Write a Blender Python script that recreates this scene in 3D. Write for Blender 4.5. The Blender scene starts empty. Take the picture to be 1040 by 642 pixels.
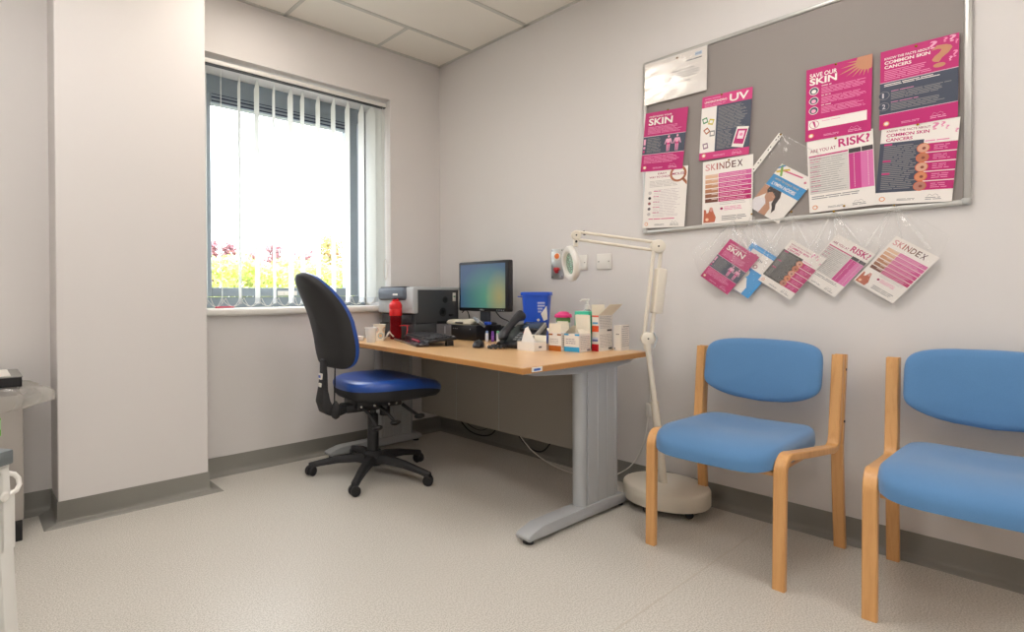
import bpy, bmesh, math, random
from mathutils import Vector, Matrix
random.seed(7)
PI = math.pi
S = bpy.context.scene
COL = S.collection

# ------------------------------------------------------------------ camera
YAW, PITCH, ROLL = 0.65277, -0.00864, -0.00493
f = Vector((math.sin(YAW)*math.cos(PITCH), math.cos(YAW)*math.cos(PITCH), math.sin(PITCH)))
r = Vector((math.cos(YAW), -math.sin(YAW), 0)); u = r.cross(f)
r2 = r*math.cos(ROLL)+u*math.sin(ROLL); u2 = -r*math.sin(ROLL)+u*math.cos(ROLL)
cam_data = bpy.data.cameras.new('camera'); cam = bpy.data.objects.new('camera', cam_data); COL.objects.link(cam)
cam.matrix_world = Matrix(((r2.x, u2.x, -f.x, -2.8334), (r2.y, u2.y, -f.y, -3.0035), (r2.z, u2.z, -f.z, 1.0), (0, 0, 0, 1)))
cam_data.sensor_width = 36; cam_data.lens = 559.4/1040*36
cam_data.shift_x = 130.9/1040; cam_data.shift_y = -16.84/1040
cam_data.clip_start = 0.05
S.camera = cam

# ------------------------------------------------------------------ light and exposure
SKY_STRENGTH = 7.0
SUN_STRENGTH = 4.5
PANEL_STRENGTH = 13.0
S.view_settings.view_transform = 'Standard'; S.view_settings.look = 'None'
S.view_settings.gamma = 1.0; S.view_settings.use_curve_mapping = False
S.view_settings.exposure = 0.17
W = bpy.data.worlds.new('sky'); S.world = W; W.use_nodes = True
bg = W.node_tree.nodes['Background']; bg.inputs[0].default_value = (0.90, 0.95, 1.0, 1); bg.inputs[1].default_value = SKY_STRENGTH
sd = bpy.data.lights.new('sun', 'SUN'); sd.energy = SUN_STRENGTH; sd.angle = 0.05; sd.color = (1, .96, .88)
so = bpy.data.objects.new('sun', sd); COL.objects.link(so); so.rotation_euler = (math.radians(48), 0, math.radians(-12))

# ------------------------------------------------------------------ materials
def lin(h):
    if isinstance(h, str):
        c = [int(h[i:i+2], 16)/255 for i in (0, 2, 4)]
    else: c = h
    return tuple(x/12.92 if x <= .04045 else ((x+.055)/1.055)**2.4 for x in c)+(1,)
MAT = {}
def mat(name, col, rough=.5, metal=0., spec=.5, coat=0., noise=0., nscale=40., bump=0., bscale=200., sheen=0.):
    if name in MAT: return MAT[name]
    m = bpy.data.materials.new(name); m.use_nodes = True; nt = m.node_tree; b = nt.nodes['Principled BSDF']
    c = lin(col); b.inputs['Base Color'].default_value = c
    b.inputs['Roughness'].default_value = rough; b.inputs['Metallic'].default_value = metal
    b.inputs['Specular IOR Level'].default_value = spec; b.inputs['Coat Weight'].default_value = coat
    if sheen: b.inputs['Sheen Weight'].default_value = sheen
    tc = nt.nodes.new('ShaderNodeTexCoord')
    if noise:
        n = nt.nodes.new('ShaderNodeTexNoise'); n.inputs['Scale'].default_value = nscale; n.inputs['Detail'].default_value = 4
        nt.links.new(tc.outputs['Object'], n.inputs['Vector'])
        mx = nt.nodes.new('ShaderNodeMix'); mx.data_type = 'RGBA'
        mx.inputs[6].default_value = tuple(min(1, x*(1-noise)) for x in c[:3])+(1,)
        mx.inputs[7].default_value = tuple(min(1, x*(1+noise)) for x in c[:3])+(1,)
        nt.links.new(n.outputs['Fac'], mx.inputs[0]); nt.links.new(mx.outputs[2], b.inputs['Base Color'])
    if bump:
        n = nt.nodes.new('ShaderNodeTexNoise'); n.inputs['Scale'].default_value = bscale; n.inputs['Detail'].default_value = 3
        nt.links.new(tc.outputs['Object'], n.inputs['Vector'])
        bp = nt.nodes.new('ShaderNodeBump'); bp.inputs['Strength'].default_value = bump; bp.inputs['Distance'].default_value = .002
        nt.links.new(n.outputs['Fac'], bp.inputs['Height']); nt.links.new(bp.outputs[0], b.inputs['Normal'])
    MAT[name] = m; return m
def ink(h, rough=.35):
    return mat('print_'+h, h, rough, spec=.4)
def wood(name, c1, c2, axis='Z', rough=.35, scale=1.0):
    m = bpy.data.materials.new(name); m.use_nodes = True; nt = m.node_tree; b = nt.nodes['Principled BSDF']
    tc = nt.nodes.new('ShaderNodeTexCoord'); mp = nt.nodes.new('ShaderNodeMapping')
    sc = {'X': (1.5, 30, 30), 'Y': (30, 1.5, 30), 'Z': (30, 30, 1.5)}[axis]
    mp.inputs['Scale'].default_value = tuple(s*scale for s in sc)
    n = nt.nodes.new('ShaderNodeTexNoise'); n.inputs['Scale'].default_value = 2.2; n.inputs['Detail'].default_value = 6; n.inputs['Distortion'].default_value = .6
    n2 = nt.nodes.new('ShaderNodeTexNoise'); n2.inputs['Scale'].default_value = 14; n2.inputs['Detail'].default_value = 3
    mx = nt.nodes.new('ShaderNodeMix'); mx.data_type = 'RGBA'; mx.inputs[6].default_value = lin(c1); mx.inputs[7].default_value = lin(c2)
    rp = nt.nodes.new('ShaderNodeValToRGB'); rp.color_ramp.elements[0].position = .3; rp.color_ramp.elements[1].position = .75
    ad = nt.nodes.new('ShaderNodeMath'); ad.operation = 'MULTIPLY_ADD'; ad.inputs[1].default_value = .35
    nt.links.new(tc.outputs['Object'], mp.inputs[0]); nt.links.new(mp.outputs[0], n.inputs['Vector']); nt.links.new(mp.outputs[0], n2.inputs['Vector'])
    nt.links.new(n2.outputs['Fac'], ad.inputs[0]); nt.links.new(n.outputs['Fac'], ad.inputs[2]); 
    nt.links.new(ad.outputs[0], rp.inputs[0]); nt.links.new(rp.outputs[0], mx.inputs[0]); nt.links.new(mx.outputs[2], b.inputs['Base Color'])
    b.inputs['Roughness'].default_value = rough
    MAT[name] = m; return m
def clear(name, col, transp, rough=.08, gl=.25):
    """thin clear plastic: mostly transparent, a little white scatter and gloss"""
    m = bpy.data.materials.new(name); m.use_nodes = True; nt = m.node_tree
    for n in list(nt.nodes): nt.nodes.remove(n)
    o = nt.nodes.new('ShaderNodeOutputMaterial'); t = nt.nodes.new('ShaderNodeBsdfTransparent')
    d = nt.nodes.new('ShaderNodeBsdfDiffuse'); d.inputs[0].default_value = lin(col)
    g = nt.nodes.new('ShaderNodeBsdfGlossy'); g.inputs['Roughness'].default_value = rough
    a = nt.nodes.new('ShaderNodeMixShader'); b = nt.nodes.new('ShaderNodeMixShader')
    a.inputs[0].default_value = gl; b.inputs[0].default_value = transp
    nt.links.new(d.outputs[0], a.inputs[1]); nt.links.new(g.outputs[0], a.inputs[2])
    nt.links.new(a.outputs[0], b.inputs[1]); nt.links.new(t.outputs[0], b.inputs[2]); nt.links.new(b.outputs[0], o.inputs[0])
    MAT[name] = m; return m
def emis(name, col, strength):
    m = bpy.data.materials.new(name); m.use_nodes = True; b = m.node_tree.nodes['Principled BSDF']
    b.inputs['Base Color'].default_value = (.8, .8, .8, 1)
    b.inputs['Emission Color'].default_value = lin(col); b.inputs['Emission Strength'].default_value = strength
    MAT[name] = m; return m

M_wall = mat('wall_paint', 'ddd9d6', .6, spec=.3, bump=.03, bscale=400)
M_ceil = mat('ceiling_tile', 'ebe6dc', .9, spec=.2, noise=.03, nscale=300, bump=.05, bscale=300)
M_tee = mat('ceiling_grid', 'c9c7bf', .5)
M_skirt = mat('skirting_vinyl', '8b8982', .45, noise=.05, nscale=200)
M_white = mat('white_plastic', 'e6e3dc', .35)
M_cream = mat('cream_metal', 'e4dccc', .35)
M_alu = mat('aluminium', 'c3c2be', .35, metal=.6)
M_silver = mat('silver_paint', 'adb0b2', .45, metal=.1)
M_greyframe = mat('window_grey', '8d99a2', .4)
M_darkvent = mat('vent_dark', '2c3850', .5)
M_black = mat('black_plastic', '17171a', .4)
M_blackm = mat('black_matte', '222224', .65, noise=.1, nscale=300)
M_chrome = mat('chrome', 'd8d8d8', .12, metal=1)
M_vinyl = mat('blue_vinyl', '1c4a9c', .32, spec=.6, bump=.1, bscale=500)
M_fabric = mat('blue_fabric', '5b87b4', .85, spec=.2, noise=.10, nscale=450, bump=.35, bscale=700, sheen=.3)
M_wood = wood('beech', 'c98f52', 'dba76c', 'Z')
M_woodx = wood('beech_desk', 'd2a26c', 'deb584', 'Y', rough=.3, scale=.6)
M_edge = mat('desk_edge', 'bd8446', .4, noise=.06, nscale=60)
M_felt = mat('board_felt', '97908c', .95, spec=.1, noise=.06, nscale=500, bump=.2, bscale=600)
M_brass = mat('brass', 'b08a30', .25, metal=1)
M_paper = mat('white_paper', 'ece8e0', .5)
M_card = mat('white_card', 'ebe6de', .5)
M_cardin = mat('card_inside', 'efe6d2', .6)
M_sleeve = clear('plastic_wallet', 'f4f2ee', .91, .12, .4)
M_crease = clear('wallet_crease', 'fbfaf6', .70, .15, .3)
M_bag = clear('clear_bag', 'd8d4cc', .62, .2, .4)
M_glass = clear('window_glass', 'ffffff', .97, .02, .8)

# floor: speckled safety vinyl
mf = bpy.data.materials.new('floor_vinyl'); mf.use_nodes = True; nt = mf.node_tree; b = nt.nodes['Principled BSDF']
tc = nt.nodes.new('ShaderNodeTexCoord')
def noi(s, d=3):
    n = nt.nodes.new('ShaderNodeTexNoise'); n.inputs['Scale'].default_value = s; n.inputs['Detail'].default_value = d
    nt.links.new(tc.outputs['Object'], n.inputs['Vector']); return n
n1, n2, n3 = noi(210, 2), noi(300, 2), noi(1.2, 3)
rp = nt.nodes.new('ShaderNodeValToRGB'); e = rp.color_ramp.elements
e[0].position = .40; e[0].color = lin('b7b2a8'); e[1].position = .58; e[1].color = lin('d6d2ca')
k = rp.color_ramp.elements.new(.5); k.color = lin('cbc7be')
mx = nt.nodes.new('ShaderNodeMix'); mx.data_type = 'RGBA'; mx.blend_type = 'MULTIPLY'; mx.inputs[0].default_value = .35
rp2 = nt.nodes.new('ShaderNodeValToRGB'); rp2.color_ramp.elements[0].position = .3; rp2.color_ramp.elements[0].color = (.86, .85, .84, 1); rp2.color_ramp.elements[1].position = .65
nt.links.new(n1.outputs['Fac'], rp.inputs[0]); nt.links.new(n3.outputs['Fac'], rp2.inputs[0])
nt.links.new(rp.outputs[0], mx.inputs[6]); nt.links.new(rp2.outputs[0], mx.inputs[7]); nt.links.new(mx.outputs[2], b.inputs['Base Color'])
b.inputs['Roughness'].default_value = .38; b.inputs['Specular IOR Level'].default_value = .45
bp = nt.nodes.new('ShaderNodeBump'); bp.inputs['Strength'].default_value = .05; bp.inputs['Distance'].default_value = .001
M_floor = mf

# blind slats: light passes through the cloth
ms = bpy.data.materials.new('blind_cloth'); ms.use_nodes = True; nt = ms.node_tree
for n in list(nt.nodes): nt.nodes.remove(n)
o = nt.nodes.new('ShaderNodeOutputMaterial'); d = nt.nodes.new('ShaderNodeBsdfDiffuse'); t = nt.nodes.new('ShaderNodeBsdfTranslucent')
d.inputs[0].default_value = lin('e4e6e2'); t.inputs[0].default_value = lin('dfe2de'); a = nt.nodes.new('ShaderNodeMixShader'); a.inputs[0].default_value = .4
nt.links.new(d.outputs[0], a.inputs[1]); nt.links.new(t.outputs[0], a.inputs[2]); nt.links.new(a.outputs[0], o.inputs[0])
M_slat = ms
def leafmat(name, c1, c2):
    m = bpy.data.materials.new(name); m.use_nodes = True; nt = m.node_tree
    b = nt.nodes['Principled BSDF']; b.inputs['Roughness'].default_value = .5
    tc = nt.nodes.new('ShaderNodeTexCoord'); n = nt.nodes.new('ShaderNodeTexNoise'); n.inputs['Scale'].default_value = 4; n.inputs['Detail'].default_value = 6
    mx = nt.nodes.new('ShaderNodeMix'); mx.data_type = 'RGBA'; mx.inputs[6].default_value = lin(c1); mx.inputs[7].default_value = lin(c2)
    rp = nt.nodes.new('ShaderNodeValToRGB'); rp.color_ramp.elements[0].position = .35; rp.color_ramp.elements[1].position = .65
    nt.links.new(tc.outputs['Object'], n.inputs['Vector']); nt.links.new(n.outputs['Fac'], rp.inputs[0]); nt.links.new(rp.outputs[0], mx.inputs[0])
    nt.links.new(mx.outputs[2], b.inputs['Base Color']); MAT[name] = m; return m
M_hedge = leafmat('hedge_leaf', 'a9b84a', 'cfd77c'); M_red = leafmat('red_leaf', '7d4a54', 'a87878'); M_mix = leafmat('mixed_leaf', 'b98a60', 'a9b060')
M_grass = mat('lawn', '948f86', .9, noise=.2, nscale=30)

# ------------------------------------------------------------------ mesh builder
class MB:
    def __init__(s): s.v = []; s.f = []; s.mi = []; s.m = []
    def slot(s, m):
        if m not in s.m: s.m.append(m)
        return s.m.index(m)
    def add(s, vs, fs, m):
        k = s.slot(m); n = len(s.v); s.v += [tuple(v) for v in vs]
        for q in fs: s.f.append(tuple(n+i for i in q)); s.mi.append(k)
        return s
    def bm(s, b, m, M=None):
        b.verts.index_update()
        s.add([(M @ v.co if M else v.co.copy()) for v in b.verts], [[v.index for v in q.verts] for q in b.faces], m); b.free(); return s
    def box(s, x0, x1, y0, y1, z0, z1, m, M=None):
        vs = [Vector((x, y, z)) for x in (x0, x1) for y in (y0, y1) for z in (z0, z1)]
        if M: vs = [M @ v for v in vs]
        fs = [(0, 1, 3, 2), (4, 6, 7, 5), (0, 4, 5, 1), (2, 3, 7, 6), (0, 2, 6, 4), (1, 5, 7, 3)]
        return s.add(vs, fs, m)
    def rbox(s, x0, x1, y0, y1, z0, z1, m, rad=.005, seg=2, M=None):
        b = bmesh.new(); bmesh.ops.create_cube(b, size=1)
        for v in b.verts: v.co = Vector(((x0+x1)/2+v.co.x*(x1-x0), (y0+y1)/2+v.co.y*(y1-y0), (z0+z1)/2+v.co.z*(z1-z0)))
        rad = min(rad, .49*min(x1-x0, y1-y0, z1-z0))
        bmesh.ops.bevel(b, geom=list(b.edges), offset=rad, segments=seg, profile=.5, affect='EDGES')
        return s.bm(b, m, M)
    def prism(s, poly, z0, z1, m, M=None, rad=0):
        """poly in xy extruded along z"""
        b = bmesh.new(); vs = [b.verts.new((p[0], p[1], z0)) for p in poly]; fc = b.faces.new(vs)
        g = bmesh.ops.extrude_face_region(b, geom=[fc]); 
        for e_ in g['geom']:
            if isinstance(e_, bmesh.types.BMVert): e_.co.z = z1
        bmesh.ops.recalc_face_normals(b, faces=b.faces)
        if rad: bmesh.ops.bevel(b, geom=list(b.edges), offset=rad, segments=2, profile=.5, affect='EDGES')
        return s.bm(b, m, M)
    def tube(s, pts, rad, m, n=10, cap=True):
        pts = [Vector(p) for p in pts]; rs = rad if isinstance(rad, (list, tuple)) else [rad]*len(pts)
        vs = []; fs = []; up = None
        for i, p in enumerate(pts):
            t = (pts[min(i+1, len(pts)-1)]-pts[max(i-1, 0)]).normalized()
            if up is None: up = Vector((0, 0, 1)) if abs(t.z) < .9 else Vector((1, 0, 0))
            a = (up-t*up.dot(t)).normalized(); c = t.cross(a); up = a
            for j in range(n):
                q = 2*PI*j/n; vs.append(p+(a*math.cos(q)+c*math.sin(q))*rs[i])
        for i in range(len(pts)-1):
            for j in range(n): k = (j+1) % n; fs.append((i*n+j, i*n+k, (i+1)*n+k, (i+1)*n+j))
        if cap: fs.append(tuple(range(n))[::-1]); fs.append(tuple((len(pts)-1)*n+j for j in range(n)))
        return s.add(vs, fs, m)
    def lathe(s, prof, m, n=32, M=None, cx=0, cy=0):
        """prof list of (radius, z)"""
        vs = []; fs = []
        for (rr, z) in prof:
            for j in range(n): vs.append(Vector((cx+rr*math.cos(2*PI*j/n), cy+rr*math.sin(2*PI*j/n), z)))
        for i in range(len(prof)-1):
            for j in range(n): k = (j+1) % n; fs.append((i*n+j, i*n+k, (i+1)*n+k, (i+1)*n+j))
        fs.append(tuple(range(n))[::-1]); fs.append(tuple((len(prof)-1)*n+j for j in range(n)))
        if M: vs = [M @ v for v in vs]
        return s.add(vs, fs, m)
    def build(s, name, parent=None, smooth=35, loc=None, rz=0, M=None, origin=None):
        me = bpy.data.meshes.new(name)
        if origin is not None:
            o_ = Vector(origin); me.from_pydata([tuple(Vector(v)-o_) for v in s.v], [], s.f)
        else: me.from_pydata(s.v, [], s.f)
        for m in s.m: me.materials.append(m)
        me.polygons.foreach_set('material_index', s.mi)
        if smooth:
            me.polygons.foreach_set('use_smooth', [True]*len(s.f)); me.update()
            me.set_sharp_from_angle(angle=math.radians(smooth))
        me.update(); me.validate()
        ob = bpy.data.objects.new(name, me); COL.objects.link(ob)
        if parent: ob.parent = parent
        if origin is not None: ob.location = origin
        if loc is not None: ob.location = loc
        if rz: ob.rotation_euler = (0, 0, rz)
        if M is not None: ob.matrix_world = M
        return ob
def tag(ob, label, cat, group=None):
    ob['label'] = label; ob['category'] = cat
    if group: ob['group'] = group
    return ob
def struct(ob): ob['kind'] = 'structure'; return ob
def thing(name, label, cat, loc=(0, 0, 0), rz=0, group=None, M=None):
    ob = bpy.data.objects.new(name, None); COL.objects.link(ob); ob.empty_display_size = .05
    ob.location = loc; ob.rotation_euler = (0, 0, rz)
    if M is not None: ob.matrix_world = M
    if label: tag(ob, label, cat, group)
    return ob
def copy_tree(ob, parent=None):
    c = ob.copy(); COL.objects.link(c)
    if parent: c.parent = parent
    for ch in [x for x in COL.objects if x.parent == ob]: copy_tree(ch, c)
    return c
_tc = {}
def text_geo(body, bold=0.):
    k = (body, bold)
    if k in _tc: return _tc[k]
    cu = bpy.data.curves.new('t', 'FONT'); cu.body = body; cu.size = 1; cu.offset = bold; cu.resolution_u = 3
    ob = bpy.data.objects.new('t', cu); me = ob.to_mesh()
    vs = [v.co.copy() for v in me.vertices]; fs = [tuple(p.vertices) for p in me.polygons]
    ob.to_mesh_clear(); bpy.data.objects.remove(ob); bpy.data.curves.remove(cu)
    if vs:
        x0 = min(v.x for v in vs); y0 = min(v.y for v in vs); w = max(v.x for v in vs)-x0; h = max(v.y for v in vs)-y0
        vs = [((v.x-x0)/w, (v.y-y0)/h) for v in vs]
    _tc[k] = (vs, fs); return _tc[k]

class Sheet(MB):
    """printed sheet; x = right, y = up, z = out of the page, origin at the lower left"""
    def __init__(s, w, h, m, t=.0008):
        super().__init__(); s.w = w; s.h = h; s.t = t; s.box(0, w, 0, h, 0, t, m)
    def z(s, k): return s.t+.00025*k
    def rect(s, x0, x1, y0, y1, m, k=1):
        return s.add([(x0, y0, s.z(k)), (x1, y0, s.z(k)), (x1, y1, s.z(k)), (x0, y1, s.z(k))], [(0, 1, 2, 3)], m)
    def poly(s, pts, m, k=1): return s.add([(x, y, s.z(k)) for x, y in pts], [tuple(range(len(pts)))], m)
    def disc(s, x, y, rr, m, k=1, sy=1, n=20): return s.poly([(x+rr*math.cos(2*PI*i/n), y+sy*rr*math.sin(2*PI*i/n)) for i in range(n)], m, k)
    def ring(s, x, y, rr, m, inner, k=1, th=.2): s.disc(x, y, rr, m, k); s.disc(x, y, rr*(1-th), inner, k+1); return s
    def text(s, body, x, y, w, h, m, k=1, bold=.02):
        vs, fs = text_geo(body, bold*.5)
        return s.add([(x+a*w, y+b*h, s.z(k)) for a, b in vs], fs, m)
    def lines(s, x0, x1, y0, y1, n, m, k=1, th=.42, ragged=True):
        dy = (y1-y0)/n; rnd = random.Random(int(x0*1e4+y0*1e5+n))
        for i in range(n):
            y = y1-(i+.75)*dy; x = x0; end = x1-(rnd.random()*.25*(x1-x0) if ragged else 0)
            while x < end:
                w = rnd.uniform(.02, .07)*min(1, (x1-x0)/.1)
                s.rect(x, min(x+w, end), y, y+dy*th, m, k); x += w+.0035
        return s

# ================================================================== STRUCTURE
XL, YB, ZC = -4.1, -4.7, 2.683
WX0, WX1, WZ0, WZ1 = -1.80, -.467, .905, 2.347
m = MB()
m.box(XL-.2, WX0, 0, .42, 0, 2.95, M_wall); m.box(WX1, .2, 0, .42, 0, 2.95, M_wall)
m.box(WX0, WX1, 0, .42, 0, WZ0, M_wall); m.box(WX0, WX1, 0, .42, WZ1, 2.95, M_wall)
struct(m.build('wall_back', smooth=0))
struct(MB().box(0, .2, YB-.2, 0, 0, 2.95, M_wall).build('wall_right', smooth=0))
struct(MB().box(XL-.2, XL, YB-.2, 0, 0, 2.95, M_wall).build('wall_left', smooth=0))
struct(MB().box(XL, 0, YB-.2, YB, 0, 2.95, M_wall).build('wall_front', smooth=0))
struct(MB().box(XL-.2, .2, YB-.2, .42, -.1, 0, M_floor).build('floor', smooth=0))
struct(MB().box(XL-.2, .2, YB-.2, .42, ZC, ZC+.4, M_ceil).build('ceiling', smooth=0))
CX0, CX1, CY = -2.506, -1.837, -.217
struct(MB().rbox(CX0, CX1, CY, 0.01, 0, ZC, M_wall, .004, 1).build('wall_pillar', smooth=30))
# ceiling grid
g = MB()
g.box(-1.275, 0, -.812, -.788, ZC-.004, ZC, M_tee)
for y in (-.012, -.339, -1.40, -2.0, -2.6, -3.2, -3.8, -4.4): g.box(XL, 0, y-.012, y+.012, ZC-.004, ZC, M_tee)
g.box(-.024, 0, YB, 0, ZC-.004, ZC, M_tee)
for x in (-.585, -1.275, -1.965, -2.655, -3.345): g.box(x-.012, x+.012, -.339, 0, ZC-.004, ZC, M_tee)
for x in (-1.275, -1.965, -2.655, -3.345): g.box(x-.012, x+.012, YB, -1.40, ZC-.004, ZC, M_tee)
struct(g.build('trim_1', smooth=0))
# skirting: upright vinyl, a cove and a strip laid on the floor
def skirt(name, x0, y0, x1, y1, nx, ny, ea=0, eb=0):
    """from (x0,y0) to (x1,y1) along the wall, (nx,ny) out of the wall; ea, eb: how far the floor strip runs past each end"""
    dx, dy = x1-x0, y1-y0; L = math.hypot(dx, dy); dx /= L; dy /= L
    prof = [(0, .096), (.004, .0965), (.005, .022), (.008, .013), (.014, .007), (.022, .0045), (.056, .0035), (.060, 0), (0, 0)]
    vs = []; 
    for (t, e_) in ((0, -ea), (L, eb)):
        for (d_, z) in prof:
            q = t+e_*(d_/.06)
            vs.append((x0+dx*q+nx*d_, y0+dy*q+ny*d_, z))
    n = len(prof); fs = [(i, (i+1) % n, n+(i+1) % n, n+i) for i in range(n)]+[tuple(range(n)), tuple(range(n, 2*n))]
    b = MB(); b.add(vs, fs, M_skirt); return struct(b.build(name, smooth=50))
skirt('baseboard_back', CX1, 0, 0, 0, 0, -1, 0, -.06)
skirt('baseboard_back', XL, 0, CX0, 0, 0, -1, -.06, 0)
skirt('baseboard_right', 0, YB, 0, 0, -1, 0, 0, -.06)
skirt('baseboard_pillar', CX0, CY, CX1, CY, 0, -1, .06, .06)
skirt('baseboard_pillar', CX1, CY, CX1, -.005, 1, 0, .06, 0)
skirt('baseboard_pillar', CX0, -.005, CX0, CY, -1, 0, 0, .06)
skirt('baseboard_left', XL, 0, XL, YB, 1, 0, -.06, 0)
skirt('baseboard_front', XL, YB, 0, YB, 0, 1, 0, 0)
# floor weld seam
struct(MB().box(-1.62, -.06, -2.128, -2.124, 0, .0006, mat('floor_weld', 'c3bcb0', .4)).build('trim_2', smooth=0))

# window
win = thing('window_1', None, None, (0, 0, 0)); struct(win)
def frame(b, x0, x1, z0, z1, w, y0, y1, m_, wt=None, wb=None):
    wt = wt or w; wb = wb or w
    b.rbox(x0, x0+w, y0, y1, z0, z1, m_, .004, 1); b.rbox(x1-w, x1, y0, y1, z0, z1, m_, .004, 1)
    b.rbox(x0+w, x1-w, y0, y1, z0, z0+wb, m_, .004, 1); b.rbox(x0+w, x1-w, y0, y1, z1-wt, z1, m_, .004, 1)
b = MB(); frame(b, WX0, WX1, .925, WZ1, .052, .300, .38, M_greyframe, wt=.10, wb=.066); b.build('window_frame', win)
b = MB(); frame(b, WX0+.085, -.545, .993, 2.235, .09, .288, .36, M_greyframe, wt=.06, wb=.056); b.build('window_sash', win)
b = MB(); b.rbox(WX0+.09, -.55, .292, .34, 2.172, 2.25, M_greyframe, .003, 1)
for z in (2.185, 2.208): b.box(WX0+.18, -.64, .286, .293, z-.006, z+.003, M_darkvent)
b.box(WX0+.18, -.64, .287, .2925, 2.224, 2.229, M_darkvent)
b.build('trickle_vent', win)
MB().box(WX0+.15, -.62, .325, .331, 1.03, 2.18, M_glass).build('glass_pane', win, smooth=0)
b = MB(); b.rbox(-1.19, -1.05, .276, .290, .998, 1.028, M_white, .003); b.build('window_handle', win)
b = MB(); b.rbox(-1.15, -1.09, .262, .278, 1.006, 1.020, M_white, .004); b.build('window_latch', win)
b = MB(); b.rbox(CX1+.002, WX1+.05, -.035, .0, .885, .925, M_white, .014, 3); b.rbox(WX0, WX1, -.01, .30, .89, .925, M_white, .002, 1)
b.build('window_sill', win)

# ================================================================== OUTSIDE
struct(MB().box(-12, 16, .43, 30, -.12, -.02, M_grass).build('ground_lawn', smooth=0))
def foliage(b, x0, x1, y0, y1, z0, top, n, size, m_, taper=0, seed=1):
    rnd = random.Random(seed)
    for i in range(n):
        x = rnd.uniform(x0, x1); zt = top(x); t = rnd.random(); z = z0+(zt-z0)*t**.7
        cx = (x0+x1)/2
        if taper: x = cx+(x-cx)*(1-taper*t)
        y = rnd.uniform(y0, y1); s_ = size*rnd.uniform(.6, 1.3)
        a = Vector((rnd.gauss(0, 1), rnd.gauss(0, 1), rnd.gauss(0, 1))).normalized(); c = a.orthogonal().normalized(); p = Vector((x, y, z))
        b.add([p-a*s_, p-c*s_*.45, p+a*s_, p+c*s_*.45], [(0, 1, 2, 3)], m_)
bark = mat('bark', '6a5444', .9)
hd = thing('hedge', 'yellow-green leafy hedge outside the window', 'hedge', (1.6, 5.6, 0))
b = MB(); foliage(b, -3, 3.6, -.35, .5, .5, lambda x: 1.58+.07*math.sin(x*5)+.05*math.sin(x*13), 15000, .055, M_hedge, seed=3); b.build('foliage', hd, smooth=0)
b = MB()
for i in range(9): b.tube([(-2.8+i*.75, .05, -.05), (-2.75+i*.75, .1, .8), (-2.8+i*.75, .05, 1.3)], [.03, .02, .01], bark, 6)
b.build('stem', hd)
desc = ['red-leaved shrub behind the hedge, nearest the pillar side', 'red-leaved shrub behind the hedge, second from the pillar side', 'small red-leaved shrub behind the hedge, third from the pillar side',
        'red-leaved shrub behind the middle of the hedge', 'broad red-leaved shrub behind the hedge, left of the tallest shrub', 'tall orange and green shrub at the right end of the hedge']
for i, (x, w, h, m_) in enumerate([(.60, .13, 1.90, M_red), (.93, .14, 1.90, M_red), (1.38, .16, 1.76, M_red), (1.80, .20, 1.92, M_red), (2.42, .34, 1.82, M_red), (3.25, .38, 2.2, M_mix)]):
    t_ = thing('tall_shrub' if i == 5 else 'red_shrub', desc[i], 'shrub', (x, 6.8 if i == 5 else 6.4, 0), 0, None if i == 5 else 'red shrubs behind the hedge')
    b = MB(); foliage(b, -w, w, -.2, .2, 1.0, lambda q: h+.05*math.sin(q*30), 1100 if i < 5 else 2200, .045, m_, .45, seed=20+i); b.build('foliage', t_, smooth=0)
    MB().tube([(0, 0, -.05), (.03, 0, .7), (0, 0, h-.2)], [.03, .02, .008], bark, 6).build('stem', t_)

# ================================================================== VERTICAL BLIND
bl = thing('vertical_blind', 'white vertical slat blind hanging in the window recess, slats turned open', 'blind', (-1.13, .06, 2.3))
o_ = Vector(bl.location)
b = MB(); b.rbox(WX0+.01, WX1-.012, .03, .07, 2.301, 2.326, M_white, .004); b.box(WX0+.01, WX1-.012, .035, .065, 2.296, 2.302, M_black)
hr = b.build('head_rail', bl, origin=o_); hr.location = (0, 0, 0)
M_weight = mat('slat_weight', 'c9ccce', .5)
def slat(x, ang, w=.089):
    """ang measured from +y toward +x"""
    d_ = Vector((math.sin(ang), math.cos(ang), 0)); nrm = Vector((d_.y, -d_.x, 0)); n = 5
    b = MB(); vs = []; zt = 2.24; zb = .953
    for z in (zb, zt):
        for i in range(n):
            t = (i/(n-1)-.5); vs.append(d_*(t*w)+nrm*(.004*(1-4*t*t))+Vector((0, 0, z-o_.z)))
    fs = [(i, i+1, n+i+1, n+i) for i in range(n-1)]
    c = len(vs); vs += [d_*(-.012)+nrm*.004+Vector((0, 0, 2.29-o_.z)), d_*.012+nrm*.004+Vector((0, 0, 2.29-o_.z))]
    fs += [(n, n+1, c), (n+1, n+2, n+3, c+1, c), (n+3, n+4, c+1)]
    b.add(vs, fs, M_slat)
    b2 = MB(); p = .42*w
    b2.box(-.0035, .0035, -p, p, .950-o_.z, .985-o_.z, M_weight, M=Matrix.Rotation(-ang, 4, 'Z'))
    s_ = b.build('slat', bl, smooth=60); s_.location = (x-o_.x, .07-o_.y, 0)
    b2.build('slat_weight', s_, smooth=0)
    return s_
sx = [-1.735, -1.648, -1.537, -1.427, -1.316, -1.203, -1.119, -1.005, -.89, -.778, -.665]
sa = [16, 20.5, 12, 5, 15, 6, 12, 12, 13, 12, 8]
for x, a_ in zip(sx, sa): slat(x, math.radians(a_))
for x, a_ in ((-.585, -12), (-.545, -28), (-.515, -40)): slat(x, math.radians(a_))
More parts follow.
